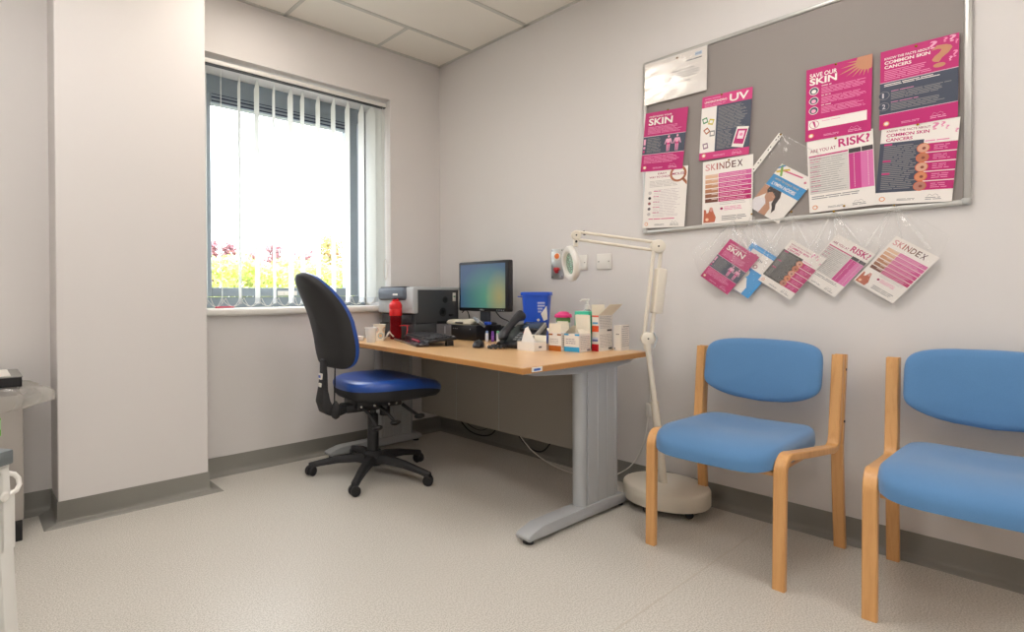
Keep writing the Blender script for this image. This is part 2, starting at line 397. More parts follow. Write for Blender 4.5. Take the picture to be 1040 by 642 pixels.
# bead chains linking the slat weights
b = MB(); xs = sx+[-.585]
for x0, x1 in zip(xs[:-1], xs[1:]):
    for yy in (-.032, .032):
        pts = []
        for i in range(9):
            t = i/8; pts.append((x0+(x1-x0)*t-o_.x+.01, .07-o_.y+yy*(1-2*t), .985-o_.z-.10*t*(1-t)*2.0))
        b.tube(pts, .0016, M_white, 5, False)
b.build('bead_chain', bl)
b = MB(); b.tube([(-.500-o_.x, -.02, 0), (-.500-o_.x, -.02, 1.25-o_.z)], .0016, M_white, 5); b.tube([(-.474-o_.x, -.02, 0), (-.474-o_.x, -.02, 1.25-o_.z)], .0016, M_white, 5)
cc = b.build('control_cord', bl)
b = MB(); pts = [(-.487-o_.x+.015*math.cos(a_), -.022, 1.175-o_.z+.07*math.sin(a_)) for a_ in [2*PI*i/20 for i in range(21)]]
b.tube(pts, .004, M_white, 6); b.build('cord_weight', cc)
# papers and a red pen on the sill
b = Sheet(.16, .11, M_paper); tag(b.build('paper_sheet', M=Matrix.Translation((-1.76, -.005, .9255)) @ Matrix.Rotation(.15, 4, 'Z')), 'loose white paper on the window sill beside the pillar', 'paper')
b = Sheet(.17, .12, M_paper); tag(b.build('paper_sheet', M=Matrix.Translation((-1.56, .01, .9255)) @ Matrix.Rotation(-.1, 4, 'Z')), 'loose white paper on the window sill, further from the pillar', 'paper')
b = MB(); b.tube([(-1.70, .03, .933), (-1.575, .075, .933)], .005, mat('pen_red', 'c9304a', .4)); tag(b.build('pen', origin=(-1.64, .05, .933)), 'red pen lying on papers on the window sill', 'pen')

# ================================================================== CEILING LIGHTS
M_fill_panel = emis('fill_light_diffuser', 'fffaf6', PANEL_STRENGTH)
M_panel_dim = emis('light_diffuser_dimmer', 'fff4e8', PANEL_STRENGTH*.7)
def ceiling_light(x, y, label):
    t_ = thing('ceiling_light', label, 'light', (x, y, ZC-.006), 0, 'square ceiling light panels')
    b = MB(); frame_pts = .30
    for (a0, a1, c0, c1) in ((-.3, .3, -.3, -.275), (-.3, .3, .275, .3), (-.3, -.275, -.275, .275), (.275, .3, -.275, .275)): b.box(a0, a1, c0, c1, -.004, .004, M_white)
    b.build('frame', t_, smooth=0); MB().box(-.274, .274, -.274, .274, -.001, .003, M_panel_dim if 'nearest the window' in label else M_fill_panel).build('diffuser', t_, smooth=0)
ceiling_light(-1.62, -.71, 'square ceiling light panel nearest the window, above the photograph')
ceiling_light(-2.85, -1.1, 'fill light panel added to the ceiling left of the pillar, above the photograph')  # this panel and those below are unseen, added to brighten the room
ceiling_light(-.95, -2.35, 'square ceiling light panel in the room\'s middle, above the photograph')
ceiling_light(-3.0, -2.9, 'fill light panel added to the ceiling above the viewer')
ceiling_light(-3.0, -4.1, 'fill light panel added to the ceiling in the corner behind the viewer')
ceiling_light(-1.62, -4.1, 'fill light panel added to the ceiling furthest from the window')

# ================================================================== DESK
DZ = .72
dk = thing('desk', 'long beech-topped office desk with silver cantilever legs under the board wall', 'desk', (-.65, -.9, 0)); D0 = Vector(dk.location)
def dpart(b, name, parent=dk, sm=35):
    o = b.build(name, parent, smooth=sm, origin=D0); o.location = (0, 0, 0); return o
poly = [(-.20, -.085), (-.995, -.085), (-1.0, -.346), (-1.037, -.744), (-1.066, -.96), (-1.096, -1.179), (-1.124, -1.442), (-1.155, -1.672), (-.205, -1.668)]
b = MB(); b.prism(poly, DZ-.004, DZ, M_woodx); b.prism(poly, DZ-.025, DZ-.004, M_edge)
dtop = dpart(b, 'desktop')
# maker's stickers on the end of the top
b = MB(); b.box(-1.10, -1.035, -1.6735, -1.6705, DZ-.021, DZ-.003, M_paper); b.box(-1.088, -1.048, -1.674, -1.6734, DZ-.017, DZ-.008, ink('3566b8'))
dpart(b, 'sticker', dtop, 0)
def desk_leg(y, flip=1):
    p = bpy.data.objects.new('leg', None); COL.objects.link(p); 
    # foot bar with dropped, rounded front end
    prof = [(-1.065, .018), (-1.075, .03), (-1.07, .042), (-1.04, .052), (-.98, .066), (-.5, .070), (-.36, .060), (-.33, .045), (-.325, .022), (-.36, .016)]
    b = MB(); b.prism([(x, z) for x, z in prof], -.034, .034, M_silver, rad=.006, M=Matrix(((1, 0, 0, 0), (0, 0, 1, y), (0, 1, 0, 0), (0, 0, 0, 1))))
    for x in (-1.035, -.36): b.lathe([(.022, 0), (.022, .012), (.012, .014), (.012, .022)], M_black, 16, cx=x, cy=y)
    # upright: rounded nose, three flat panels with grooves
    b.lathe([(.030, .06), (.030, .68)], M_silver, 24, cx=-.675, cy=y)
    b.box(-.675, -.41, y-.022, y+.022, .06, .68, M_silver)
    x = -.655
    for w in (.075, .075, .062):
        b.rbox(x, x+w, y-.029, y+.029, .062, .68, M_silver, .002, 1); x += w+.0015
    b.rbox(-.438, -.408, y-.029, y+.029, .062, .68, M_silver, .010, 3)
    # arm under the top
    prof = [(-1.06, .695), (-1.06, .682), (-1.02, .672), (-.75, .655), (-.45, .655), (-.30, .672), (-.27, .684), (-.27, .695)]
    b.prism(prof, -.03, .03, M_silver, rad=.004, M=Matrix(((1, 0, 0, 0), (0, 0, 1, y), (0, 1, 0, 0), (0, 0, 0, 1))))
    bpy.data.objects.remove(p)
    dpart(b, 'leg')
desk_leg(-1.603); desk_leg(-.13)
b = MB(); b.rbox(-.335, -.315, -1.57, -.165, .195, .66, mat('modesty_panel', '9b968c', .5), .002, 1)
for y in (-.5, -.85): b.box(-.3365, -.3345, y-.0015, y+.0015, .20, .655, M_silver)
dpart(b, 'modesty_panel')

# ================================================================== CABLES under the desk
def cable(name, pts, rad, m_, label):
    # smooth with Catmull-Rom
    P = [Vector(p) for p in pts]; Q = []
    for i in range(len(P)-1):
        a, b_, c, d_ = P[max(i-1, 0)], P[i], P[i+1], P[min(i+2, len(P)-1)]
        for j in range(8):
            t = j/8; Q.append(.5*((2*b_)+(c-a)*t+(2*a-5*b_+4*c-d_)*t*t+(3*b_-a-3*c+d_)*t**3))
    Q.append(P[-1]); b = MB(); b.tube(Q, rad, m_, 6); return tag(b.build(name, origin=P[0]), label, 'cable')
cable('cable', [(-.10, -.12, .25), (-.07, -.22, .16), (-.06, -.36, .055), (-.06, -.55, .075), (-.05, -.66, .25)], .005, M_black, 'thick black cable looping below the desk by the corner')
cable('cable', [(-.05, -.20, .22), (-.035, -.30, .10), (-.035, -.44, .075), (-.04, -.56, .16), (-.03, -.6, .25)], .003, M_black, 'thin black cable below the desk by the corner')
cable('cable', [(-.05, -.68, .22), (-.045, -.80, .07), (-.06, -.95, .05), (-.045, -1.06, .20)], .005, M_black, 'black cable looping below the middle of the desk')
cable('cable', [(-.30, -.95, .21), (-.28, -1.05, .11), (-.22, -1.18, .035), (-.14, -1.34, .010), (-.09, -1.42, .030), (-.04, -1.50, .10), (-.03, -1.56, .24), (-.03, -1.585, .42), (-.03, -1.60, .60), (-.12, -1.64, .70), (-.26, -1.69, .755)], .003, M_white, 'white cable running along the skirting and up to the magnifier lamp')
# inline switch on that cable is its own small part
iw = [o for o in COL.objects if o.name.startswith('cable')][-1]
b = MB(); b.rbox(-.010, .010, -.014, .014, -.035, .035, M_white, .006); s_ = b.build('cord_switch', iw); s_.location = Vector((-.03, -1.585, .40))-Vector(iw.location)

# ================================================================== OFFICE CHAIR
def superell(t, n):
    c, s_ = math.cos(t), math.sin(t)
    return (math.copysign(abs(c)**(2/n), c), math.copysign(abs(s_)**(2/n), s_))
def rings(b, prof, fn, m_, N=48, n=3.):
    """prof: list of (scale, w); fn(U,V,w,scale)->xyz. first or last may have scale 0"""
    vs = []; fs = []; nlo = n if not isinstance(n, tuple) else n[1]; n = n if not isinstance(n, tuple) else n[0]
    for (sc, w) in prof:
        for j in range(N):
            U, V = superell(2*PI*j/N, n if j < N/2 else nlo); vs.append(fn(U*sc, V*sc, w, sc))
    for i in range(len(prof)-1):
        for j in range(N): k = (j+1) % N; fs.append((i*N+j, i*N+k, (i+1)*N+k, (i+1)*N+j))
    for i, (sc, w) in ((0, prof[0]), (len(prof)-1, prof[-1])):
        if sc > 0.001: fs.append(tuple(i*N+j for j in range(N)) if i else tuple(i*N+j for j in range(N))[::-1])
    b.add(vs, fs, m_)
ch = thing('office_chair', 'black and blue swivel office chair on castors at the desk', 'chair', (-1.02, -.533, 0), math.radians(-7))
# star base
b = MB(); R = .345; ph0 = math.radians(146+7)
for k in range(5):
    a_ = ph0+k*2*PI/5; d_ = Vector((math.cos(a_), math.sin(a_), 0)); nn = Vector((-d_.y, d_.x, 0)); vs = []; secs = [(.025, .115, .030, .050), (.10, .118, .027, .042), (.20, .105, .023, .034), (.29, .085, .019, .028), (.335, .074, .020, .026), (R+.012, .070, .014, .02)]
    for (q, zt, hw, hh) in secs:
        for (a1, a2) in ((-1, -1), (1, -1), (1, .3), (.55, 1), (-.55, 1), (-1, .3)):
            z = zt if a2 == 1 else (zt-hh*.4 if a2 == .3 else zt-hh); vs.append(d_*q+nn*(a1*hw)+Vector((0, 0, z)))
    fs = []
    for i in range(len(secs)-1):
        for j in range(6): k2 = (j+1) % 6; fs.append((i*6+j, i*6+k2, (i+1)*6+k2, (i+1)*6+j))
    fs += [tuple(range(6))[::-1], tuple(5*6+j for j in range(6))]
    b.add(vs, fs, M_blackm)
b.lathe([(.03, .055), (.052, .06), (.055, .12), (.045, .135), (.03, .137)], M_blackm, 28)
base = b.build('star_base', ch)
for k in range(5):
    a_ = ph0+k*2*PI/5; q = a_+[.9, 2.3, .4, 1.6, 2.8][k]; d_ = Vector((math.cos(q), math.sin(q), 0)); c0 = Vector((R*math.cos(a_), R*math.sin(a_), 0))
    b = MB(); b.tube([(0, 0, .045), (0, 0, .07)], .011, M_black, 12)
    M = Matrix.Translation((0, 0, .0268)) @ Matrix.Rotation(q, 4, 'Z') @ Matrix.Rotation(PI/2, 4, 'X')
    for sd_ in (-1, 1):
        b.lathe([(.017, sd_*.010-.009*1), (.0245, sd_*.014-.009), (.0268, sd_*.014-.006), (.0268, sd_*.014+.006), (.0245, sd_*.014+.009), (.012, sd_*.014+.0105)], M_black, 24, M=M)
    cs = b.build('caster', base); cs.location = c0
    b2 = MB(); b2.rbox(-.012, .024, -.006, .006, .03, .058, M_blackm, .005, 2, M=Matrix.Rotation(q, 4, 'Z')); b2.build('caster_hood', cs) if False else None
b = MB(); b.lathe([(.032, .10), (.032, .25), (.030, .255), (.030, .33), (.026, .34), (.018, .34), (.018, .43)], M_black, 24); b.build('gas_column', ch)
# mechanism plate under the seat
b = MB(); b.rbox(-.14, .14, -.085, .085, .385, .432, M_black, .01); b.rbox(-.19, .02, -.05, .05, .365, .41, M_black, .012); b.rbox(-.27, -.10, -.035, .035, .375, .402, M_black, .006)
for (x, y) in ((-.12, -.088), (-.04, -.088), (.05, -.088), (.10, -.088)): b.lathe([(.008, -.003), (.007, .004), (.001, .005)], M_chrome, 10, M=Matrix.Translation((x, y, .402)) @ Matrix.Rotation(PI/2, 4, 'X'))
b.tube([(.06, -.03, .39), (.06, -.03, .33)], .030, M_black, 16)
b.build('tilt_mechanism', ch)
for (x0, y0, x1, y1, z1) in ((-.10, -.08, -.065, -.165, .300), (.0, -.08, .045, -.165, .315), (.14, -.085, .195, -.175, .335)):
    b = MB(); b.tube([(x0, y0, .39), ((x0+x1)/2, (y0+y1)/2, .36), (x1, y1, z1)], [.010, .009, .008], M_black, 10)
    M = Matrix.Translation((x1, y1, z1)) @ Matrix.Rotation(-.3, 4, 'X')
    b.lathe([(.006, -.016), (.024, -.010), (.030, -.002), (.028, .006), (.016, .012), (.004, .013)], M_black, 20, M=M)
    b.build('lever', ch)
# seat
def seat_xyz(U, V, w, sc):
    x = .088+.285*U; y = .245*V; z = w
    fr = max(0, (x-.12)/.2); z -= .024*fr*fr
    z += .012*V*V*(1 if w > .47 else 0)
    x += .012*(1-V*V)*(U > 0)*sc
    if w < .4855: z += .020*fr*(1 if sc > .6 else .2)
    return (x, y, z)
b = MB(); rings(b, [(1.0, .488), (1.012, .500), (1.008, .514), (.975, .528), (.90, .538), (.75, .541), (.5, .537), (.25, .532), (.02, .530)], seat_xyz, M_vinyl, 56, 2.9); b.build('seat', ch, smooth=60)
b = MB(); rings(b, [(.3, .434), (.80, .436), (.93, .442), (.985, .460), (1.0, .489)], seat_xyz, M_blackm, 56, 2.9); b.build('seat_shell', ch, smooth=60)
# backrest
def back_xyz(U, V, w, sc):
    # U across, V up (-1..1), w: thickness offset along local +x
    wid = .212*(1-.10*max(0, V)+.0*max(0, -V)); y = U*wid; t = (V+1)/2
    z = .612+.505*t
    x = -.255-.165*t+.040*math.sin(t*PI)
    x += .050*U*U-.03*max(0, V-.5)**2*4*0
    z -= .02*abs(U)**2*(V > 0)*V
    return (x+w, y, z)
b = MB(); rings(b, [(1.0, .004), (1.0, .018), (.985, .028), (.94, .036), (.8, .040), (.5, .040), (.2, .040), (.02, .040)], back_xyz, M_vinyl, 64, (2.5, 4.5)); b.build('backrest', ch, smooth=60)
b = MB(); rings(b, [(.02, -.045), (.5, -.045), (.78, -.042), (.92, -.034), (.98, -.018), (1.0, .005)], back_xyz, M_blackm, 64, (2.5, 4.5)); b.build('backrest_shell', ch, smooth=60)
# upright holding the back
b = MB(); sec = []
P = [(-.300, .66, .022), (-.298, .58, .026), (-.303, .50, .032), (-.303, .44, .042), (-.285, .395, .044), (-.24, .375, .034), (-.17, .385, .022)]
vs = []
for i, (x, z, hw) in enumerate(P):
    t = Vector((P[min(i+1, 6)][0]-P[max(i-1, 0)][0], 0, P[min(i+1, 6)][1]-P[max(i-1, 0)][1])).normalized(); nrm = Vector((t.z, 0, -t.x))
    th = [.010, .012, .016, .024, .028, .026, .02][i]
    for (a1, a2) in ((-1, -1), (1, -1), (1, 1), (-1, 1)): vs.append(Vector((x, a1*hw*1.15, z))+nrm*(a2*th))
fs = []
for i in range(6):
    for j in range(4): k = (j+1) % 4; fs.append((i*4+j, i*4+k, (i+1)*4+k, (i+1)*4+j))
fs += [(3, 2, 1, 0), (24, 25, 26, 27)]
bb = bmesh.new(); vv = [bb.verts.new(v) for v in vs]; [bb.faces.new([vv[i] for i in q]) for q in fs]; bmesh.ops.recalc_face_normals(bb, faces=bb.faces)
bmesh.ops.bevel(bb, geom=list(bb.edges), offset=.006, segments=2, profile=.5, affect='EDGES'); b.bm(bb, M_blackm)
up = b.build('back_upright', ch, smooth=50)
b = MB(); b.box(-.3215, -.3085, -.016, .016, .555, .585, M_paper); b.box(-.3235, -.3055, -.014, .014, .515, .535, M_paper); b.box(-.3222, -.3212, -.013, .013, .563, .577, ink('4a63b8')); b.build('white_sticker', up, smooth=0)
b = MB(); b.tube([(-.245, -.03, .63), (-.25, -.03, .43)], .004, M_black, 8); b.lathe([(.006, .44), (.016, .425), (.024, .40), (.026, .375), (.020, .355), (.006, .345)], M_blackm, 20, cx=-.25, cy=-.045); b.build('height_knob', ch)

# ================================================================== VISITOR CHAIRS
def sweep_strip(b, path, t, w, yf, m_):
    """flat laminated strip: path of (x,z), thickness t in the xz plane, width w across y"""
    P = [Vector((p[0], 0, p[1])) for p in path]; vs = []
    for i, p in enumerate(P):
        tg = (P[min(i+1, len(P)-1)]-P[max(i-1, 0)]).normalized(); nr = Vector((tg.z, 0, -tg.x)); y = yf(p.x, p.z)
        e_ = .003
        for (a1, a2) in ((-w/2+e_, -t/2), (w/2-e_, -t/2), (w/2, -t/2+e_), (w/2, t/2-e_), (w/2-e_, t/2), (-w/2+e_, t/2), (-w/2, t/2-e_), (-w/2, -t/2+e_)):
            q = p+nr*a2; vs.append((q.x, y+a1, q.z))
    n = len(P); fs = []
    for i in range(n-1):
        for j in range(8): k = (j+1) % 8; fs.append((i*8+j, i*8+k, (i+1)*8+k, (i+1)*8+j))
    fs += [tuple(range(8))[::-1], tuple((n-1)*8+j for j in range(8))]
    b.add(vs, fs, m_)
def arc(cx, cz, rr, a0, a1, n=8): return [(cx+rr*math.cos(a0+(a1-a0)*i/n), cz+rr*math.sin(a0+(a1-a0)*i/n)) for i in range(n+1)]
def visitor_chair(loc, rz, label):
    """local +x = front"""
    c = thing('visitor_chair', label, 'chair', loc, rz, 'blue visitor chairs along the board wall')
    def side(sg):
        yf = lambda x, z: sg*(.217+.033*(.285-x)/.555)
        b = MB(); d2 = math.radians
        # front leg, rail and inner post in one bent strip
        path = [(.289, 0), (.285, .20), (.281, .375)]
        path += arc(.228, .388, .053, 0, d2(97), 8)[0:]
        path += [(.10, .427), (-.10, .408)]
        path += [(-.160, .402)]
        path += [(-.183, .406), (-.200, .420), (-.209, .445)]
        path += [(-.219, .53), (-.233, .65), (-.247, .757)]
        sweep_strip(b, path, .026, .036, yf, M_wood)
        b.build('front_leg', c, smooth=40)
        b = MB(); path = [(-.270, 0), (-.252, .18), (-.241, .33), (-.240, .41), (-.245, .48), (-.256, .58), (-.268, .67), (-.280, .757)]
        sweep_strip(b, path, .026, .036, yf, M_wood)
        for z in (.50, .70): b.lathe([(.005, -.001), (.005, .002)], M_black, 10, M=Matrix.Translation((-.246 if z < .6 else -.268, sg*(.25+.018), z)) @ Matrix.Rotation(-sg*PI/2, 4, 'X'))
        b.build('rear_leg', c, smooth=40)
    side(1); side(-1)
    b = MB(); b.rbox(-.20, .275, -.197, .197, .374, .389, M_wood, .003)
    b.build('seat_pan', c)
    def sxyz(U, V, w, sc):
        x = .045+.292*U; y = V*(.208+.006*U); z = w
        fr = max(0, (x-.18)/.16); z -= .030*fr**2*(1 if w > .40 else -.2)
        z += (.010*V*V-.016*(1-V*V)*math.exp(-((x+.02)/.12)**2))*(1 if w > .43 else 0)
        x += .012*(1-V*V)*max(0, U)
        return (x, y, z)
    b = MB(); rings(b, [(.3, .388), (.93, .389), (.975, .395), (1.0, .413), (1.0, .438), (.985, .453), (.94, .465), (.80, .472), (.5, .474), (.25, .474), (.02, .474)], sxyz, M_fabric, 64, 5.5)
    b.build('seat', c, smooth=60)
    def bxyz(U, V, w, sc):
        t = (V+1)/2; y = U*.212; z = .545+.260*t; lo = max(0, -V)
        z += (.045*U*U)*lo**1.0-.010*U*U*max(0, V)
        x = -.205-.045*t+.030*U*U
        return (x+w, y, z)
    b = MB(); rings(b, [(.02, -.020), (.5, -.020), (.93, -.018), (.985, -.010), (1.0, .0), (1.0, .008), (.985, .018), (.94, .026), (.8, .031), (.4, .034), (.02, .035)], bxyz, M_fabric, 72, 5.5)
    b.build('backrest', c, smooth=60)
    return c
visitor_chair((-.369, -2.128, 0), PI, 'blue fabric beech chair, whole in view, beside the magnifier lamp')
visitor_chair((-.345, -2.785, 0), PI+math.radians(1), 'blue fabric beech chair cut off by the right edge of the photograph')

# ================================================================== MAGNIFIER LAMP
LB = Vector((-.215, -1.758, 0)); lp = thing('magnifier_lamp', 'cream magnifying lamp on a round wheeled floor base beside the desk', 'lamp', LB)
def lpart(b, name, parent=lp, sm=40):
    o = b.build(name, parent, smooth=sm, origin=LB); o.location = (0, 0, 0); return o
b = MB(); b.lathe([(.165, .034), (.180, .034), (.184, .040), (.184, .098), (.180, .106), (.172, .110), (.02, .113)], M_cream, 56, cx=LB.x, cy=LB.y); base = lpart(b, 'base')
for k in range(5):
    a_ = k*2*PI/5+.5; b = MB(); M = Matrix.Translation((LB.x+.145*math.cos(a_), LB.y+.145*math.sin(a_), .0175)) @ Matrix.Rotation(a_+1, 4, 'Z') @ Matrix.Rotation(PI/2, 4, 'X')
    b.lathe([(.012, -.012), (.0175, -.010), (.0175, .010), (.012, .012)], M_black, 18, M=M); b.tube([(LB.x+.145*math.cos(a_), LB.y+.145*math.sin(a_), .02), (LB.x+.145*math.cos(a_), LB.y+.145*math.sin(a_), .036)], .008, M_black, 8)
    lpart(b, 'caster', base)
J0 = Vector((-.226, -1.752, .110)); J1 = Vector((-.279, -1.704, .788)); J2 = Vector((-.237, -1.732, 1.220)); J3 = Vector((-.408, -1.411, 1.290))
b = MB(); mid = J0.lerp(J1, .55); b.tube([J0, mid], .0175, M_cream, 20); b.tube([mid, J1-Vector((0, 0, .03))], .0125, M_cream, 20)
b.tube([mid, mid+(J1-J0)*.012], .019, M_cream, 20); lpart(b, 'pole')
side_n = Vector((-.75, -.65, 0)).normalized()
def knuckle(b, P, rr, th=.03):
    q = side_n.to_track_quat('Z', 'Y').to_matrix().to_4x4(); M = Matrix.Translation(P) @ q
    b.lathe([(rr*.8, -th/2), (rr, -th/2+.004), (rr, th/2-.004), (rr*.8, th/2)], M_cream, 24, M=M); b.lathe([(.004, th/2), (.004, th/2+.002)], M_black, 10, M=M)
b = MB(); knuckle(b, J1, .030); b.tube([J1-Vector((0, 0, .05)), J1-Vector((0, 0, .01))], .016, M_cream, 16); b.tube([J1+Vector((.0, -.03, .03)), J1+Vector((.01, -.04, 0)), J1+Vector((0, -.03, -.04))], .004, mat('spring_grey', 'b0b4b8', .4), 8); lpart(b, 'lower_joint')
dn = (J2-J1).normalized(); off = Vector((.607, -.46, 0)).normalized()*.018
off = Vector((.79, -.607, 0))*.017
b = MB()
for sg in (-1, 1): b.tube([J1+off*sg, J2+off*sg], .0085, M_cream, 10)
lpart(b, 'lower_arm')
c0 = J1.lerp(J2, .27)+off*1.6; c1 = J1.lerp(J2, .76)+off*1.6
b = MB(); n_ = 10; dd = (c1-c0).normalized(); q = dd.to_track_quat('Z', 'Y').to_matrix().to_4x4()
b.rbox(-.020, .020, -.024, .024, 0, (c1-c0).length, M_cream, .009, 3, M=Matrix.Translation(c0) @ q); lpart(b, 'spring_cover')
b = MB(); knuckle(b, J2, .032); lpart(b, 'elbow_joint')
b = MB()
for zz in (.018, -.020): b.tube([J2+Vector((0, 0, zz)), J3+Vector((0, 0, zz))], .0075, M_cream, 10)
lpart(b, 'upper_arm')
b = MB(); knuckle(b, J3, .024); b.tube([J3+Vector((.02, -.035, .0)), J3+Vector((.02, -.03, .02))], .006, M_black, 8)
b.tube([J3-Vector((0, 0, .02)), J3-Vector((.005, .0, .055))], .012, M_cream, 12); b.tube([J3+Vector((-.02, -.015, -.032)), J3+Vector((.025, .015, -.034))], .006, M_black, 8); lpart(b, 'head_joint')
RC = Vector((-.430, -1.396, 1.150)); ax = Vector((-.82, .56, -.12)).normalized()
q = ax.to_track_quat('Z', 'Y').to_matrix().to_4x4(); M = Matrix.Translation(RC) @ q
b = MB(); prof = [(.055, -.012), (.080, -.014), (.088, -.006), (.088, .006), (.080, .014), (.062, .014), (.055, .008)]
vs = []; fs = []; N = 48; n_ = len(prof)
for (rr, z) in prof:
    for j in range(N): vs.append(M @ Vector((rr*math.cos(2*PI*j/N), rr*math.sin(2*PI*j/N), z)))
for i in range(n_):
    for j in range(N): k = (j+1) % N; i2 = (i+1) % n_; fs.append((i*N+j, i*N+k, i2*N+k, i2*N+j))
b.add(vs, fs, M_white); head = lpart(b, 'lamp_head', sm=50)
b = MB(); b.lathe([(.002, -.006), (.03, -.005), (.0525, -.001), (.0525, .002), (.03, .006), (.002, .007)], clear('lens_glass', '5fae8a', .60, .03, .35), 40, M=M); lpart(b, 'lens', head)

# ================================================================== WALL FITTINGS (on the board wall, x = 0)
def wallM(y, z, ang=0, x=-.001, tilt=0):
    """local x = right on the wall, y = up, z = out into the room"""
    B = Matrix(((0, 0, -1, x), (-1, 0, 0, y), (0, 1, 0, z), (0, 0, 0, 1)))
    return B @ Matrix.Rotation(math.radians(ang), 4, 'Z') @ Matrix.Rotation(math.radians(tilt), 4, 'X')
cp = thing('call_plate', 'grey emergency call plate with orange lamp and red knob above the desk', 'wall switch', M=wallM(-1.022, 1.18))
MB().rbox(-.043, .043, -.088, .088, 0, .008, M_alu, .002).build('plate', cp)
b = MB(); b.lathe([(.022, .008), (.022, .010), (.016, .011)], M_white, 24, M=Matrix.Translation((0, .042, 0)));b.lathe([(.017, .010), (.015, .014), (.006, .016)], mat('orange_lens', 'e87a2c', .3), 20, M=Matrix.Translation((0, .045, 0))); b.build('indicator', cp)
b = MB(); mk = mat('red_plastic', 'b02028', .35)
for k in range(3):
    a_ = k*2*PI/3+.5; b.lathe([(.010, .008), (.011, .020), (.006, .024)], mk, 14, M=Matrix.Translation((.009*math.cos(a_), -.038+.009*math.sin(a_), 0)))
b.lathe([(.012, .008), (.012, .026), (.008, .028)], mk, 16, M=Matrix.Translation((0, -.038, 0))); b.build('reset_knob', cp)
for x in (-.034, .034):
    for y in (-.078, .078): b = MB(); b.lathe([(.004, .008), (.0035, .0095)], M_black, 8, M=Matrix.Translation((x, y, 0))); b.build('screw', cp)
for (y, lab) in ((-1.175, 'white blank socket plate on the wall directly behind the magnifier head'), (-1.322, 'white blank socket plate on the wall between the magnifier head and pole')):
    t_ = thing('blank_plate', lab, 'wall plate', M=wallM(y, 1.178), group='white socket plates above the desk')
    MB().rbox(-.043, .043, -.043, .043, 0, .009, M_white, .003).build('plate', t_)
    for x in (-.030, .030): b = MB(); b.lathe([(.0035, .009), (.003, .0098)], mat('screw_grey', '6a6860', .4), 8, M=Matrix.Translation((x, 0, 0))); b.build('screw', t_)

# ------------------------------------------------------------------ noticeboard
nb = thing('noticeboard', 'large grey felt noticeboard in an aluminium frame above the visitor chairs', 'noticeboard', M=wallM(-2.135, 1.75))
BW, BH = .586, .443
MB().box(-BW+.01, BW-.01, -BH+.01, BH-.01, 0, .012, M_felt).build('felt_panel', nb, smooth=0)
b = MB(); e_ = .020
b.rbox(-BW+.02, BW-.02, -BH, -BH+e_, 0, .020, M_alu, .007); b.rbox(-BW+.02, BW-.02, BH-e_, BH, 0, .020, M_alu, .007)
b.rbox(-BW, -BW+e_, -BH+.02, BH-.02, 0, .020, M_alu, .007); b.rbox(BW-e_, BW, -BH+.02, BH-.02, 0, .020, M_alu, .007); b.build('frame', nb)
mc = mat('corner_plastic', 'b9b8b4', .4)
for sx_ in (-1, 1):
    for sy_ in (-1, 1): b = MB(); b.rbox(sx_*BW-(.026 if sx_ > 0 else 0), sx_*BW+(.026 if sx_ < 0 else 0), sy_*BH-(.026 if sy_ > 0 else 0), sy_*BH+(.026 if sy_ < 0 else 0), 0, .022, mc, .009, 3); b.build('corner_cap', nb)

MAG, MAG2, PNK, NVY, WHT, SKN = ink('bf2a72'), ink('d0407f'), ink('e58fb4'), ink('49505f'), ink('efe9e2'), ink('c48a6a')
GRY, LPK, ORG, TXT = ink('8d8a8a'), ink('e9a9c4'), ink('e8a070'), ink('a01f58')
BXF = -.0225  # front of the felt
def foot(s, dark=True, w=.21):
    k = w/.21; c = LPK if dark else GRY
    s.ring(.020*k, .020*k, .009*k, ORG, WHT, 2, .35)
    s.lines(.062*k, .125*k, .011*k, .020*k, 2, c, 2)
    s.tube([(x*k, y*k, s.z(2)) for x, y in ((.145, .022), (.150, .030), (.158, .024), (.166, .030), (.174, .024))], .0006, c, 4)
    s.lines(.140*k, .190*k, .009*k, .021*k, 2, c, 2)
def put(s, name, cen, ang, label, cat, group, x=BXF, tilt=0):
    M = wallM(cen[0], cen[1], ang, x, tilt) @ Matrix.Translation((-s.w/2, -s.h/2, 0))
    return tag(s.build(name, smooth=0, M=M), label, cat, group)
def man(s, x, y, h, c1, c2, k=2):
    s.disc(x, y+h*.93, h*.065, c1, k, 1.15)
    s.poly([(x-h*.13, y+h*.80), (x+h*.13, y+h*.80), (x+h*.10, y+h*.46), (x-h*.10, y+h*.46)], c1, k)
    for sg in (-1, 1):
        s.poly([(x+sg*h*.12, y+h*.82), (x+sg*h*.17, y+h*.76), (x+sg*h*.25, y+h*.46), (x+sg*h*.20, y+h*.45), (x+sg*h*.10, y+h*.72)][::sg], c1, k)
        s.poly([(x+sg*h*.01, y+h*.45), (x+sg*h*.11, y+h*.45), (x+sg*h*.08, y), (x+sg*h*.03, y)][::sg], c2, k)
    s.rect(x-h*.10, x+h*.10, y+h*.43, y+h*.54, MAG2, k+1)
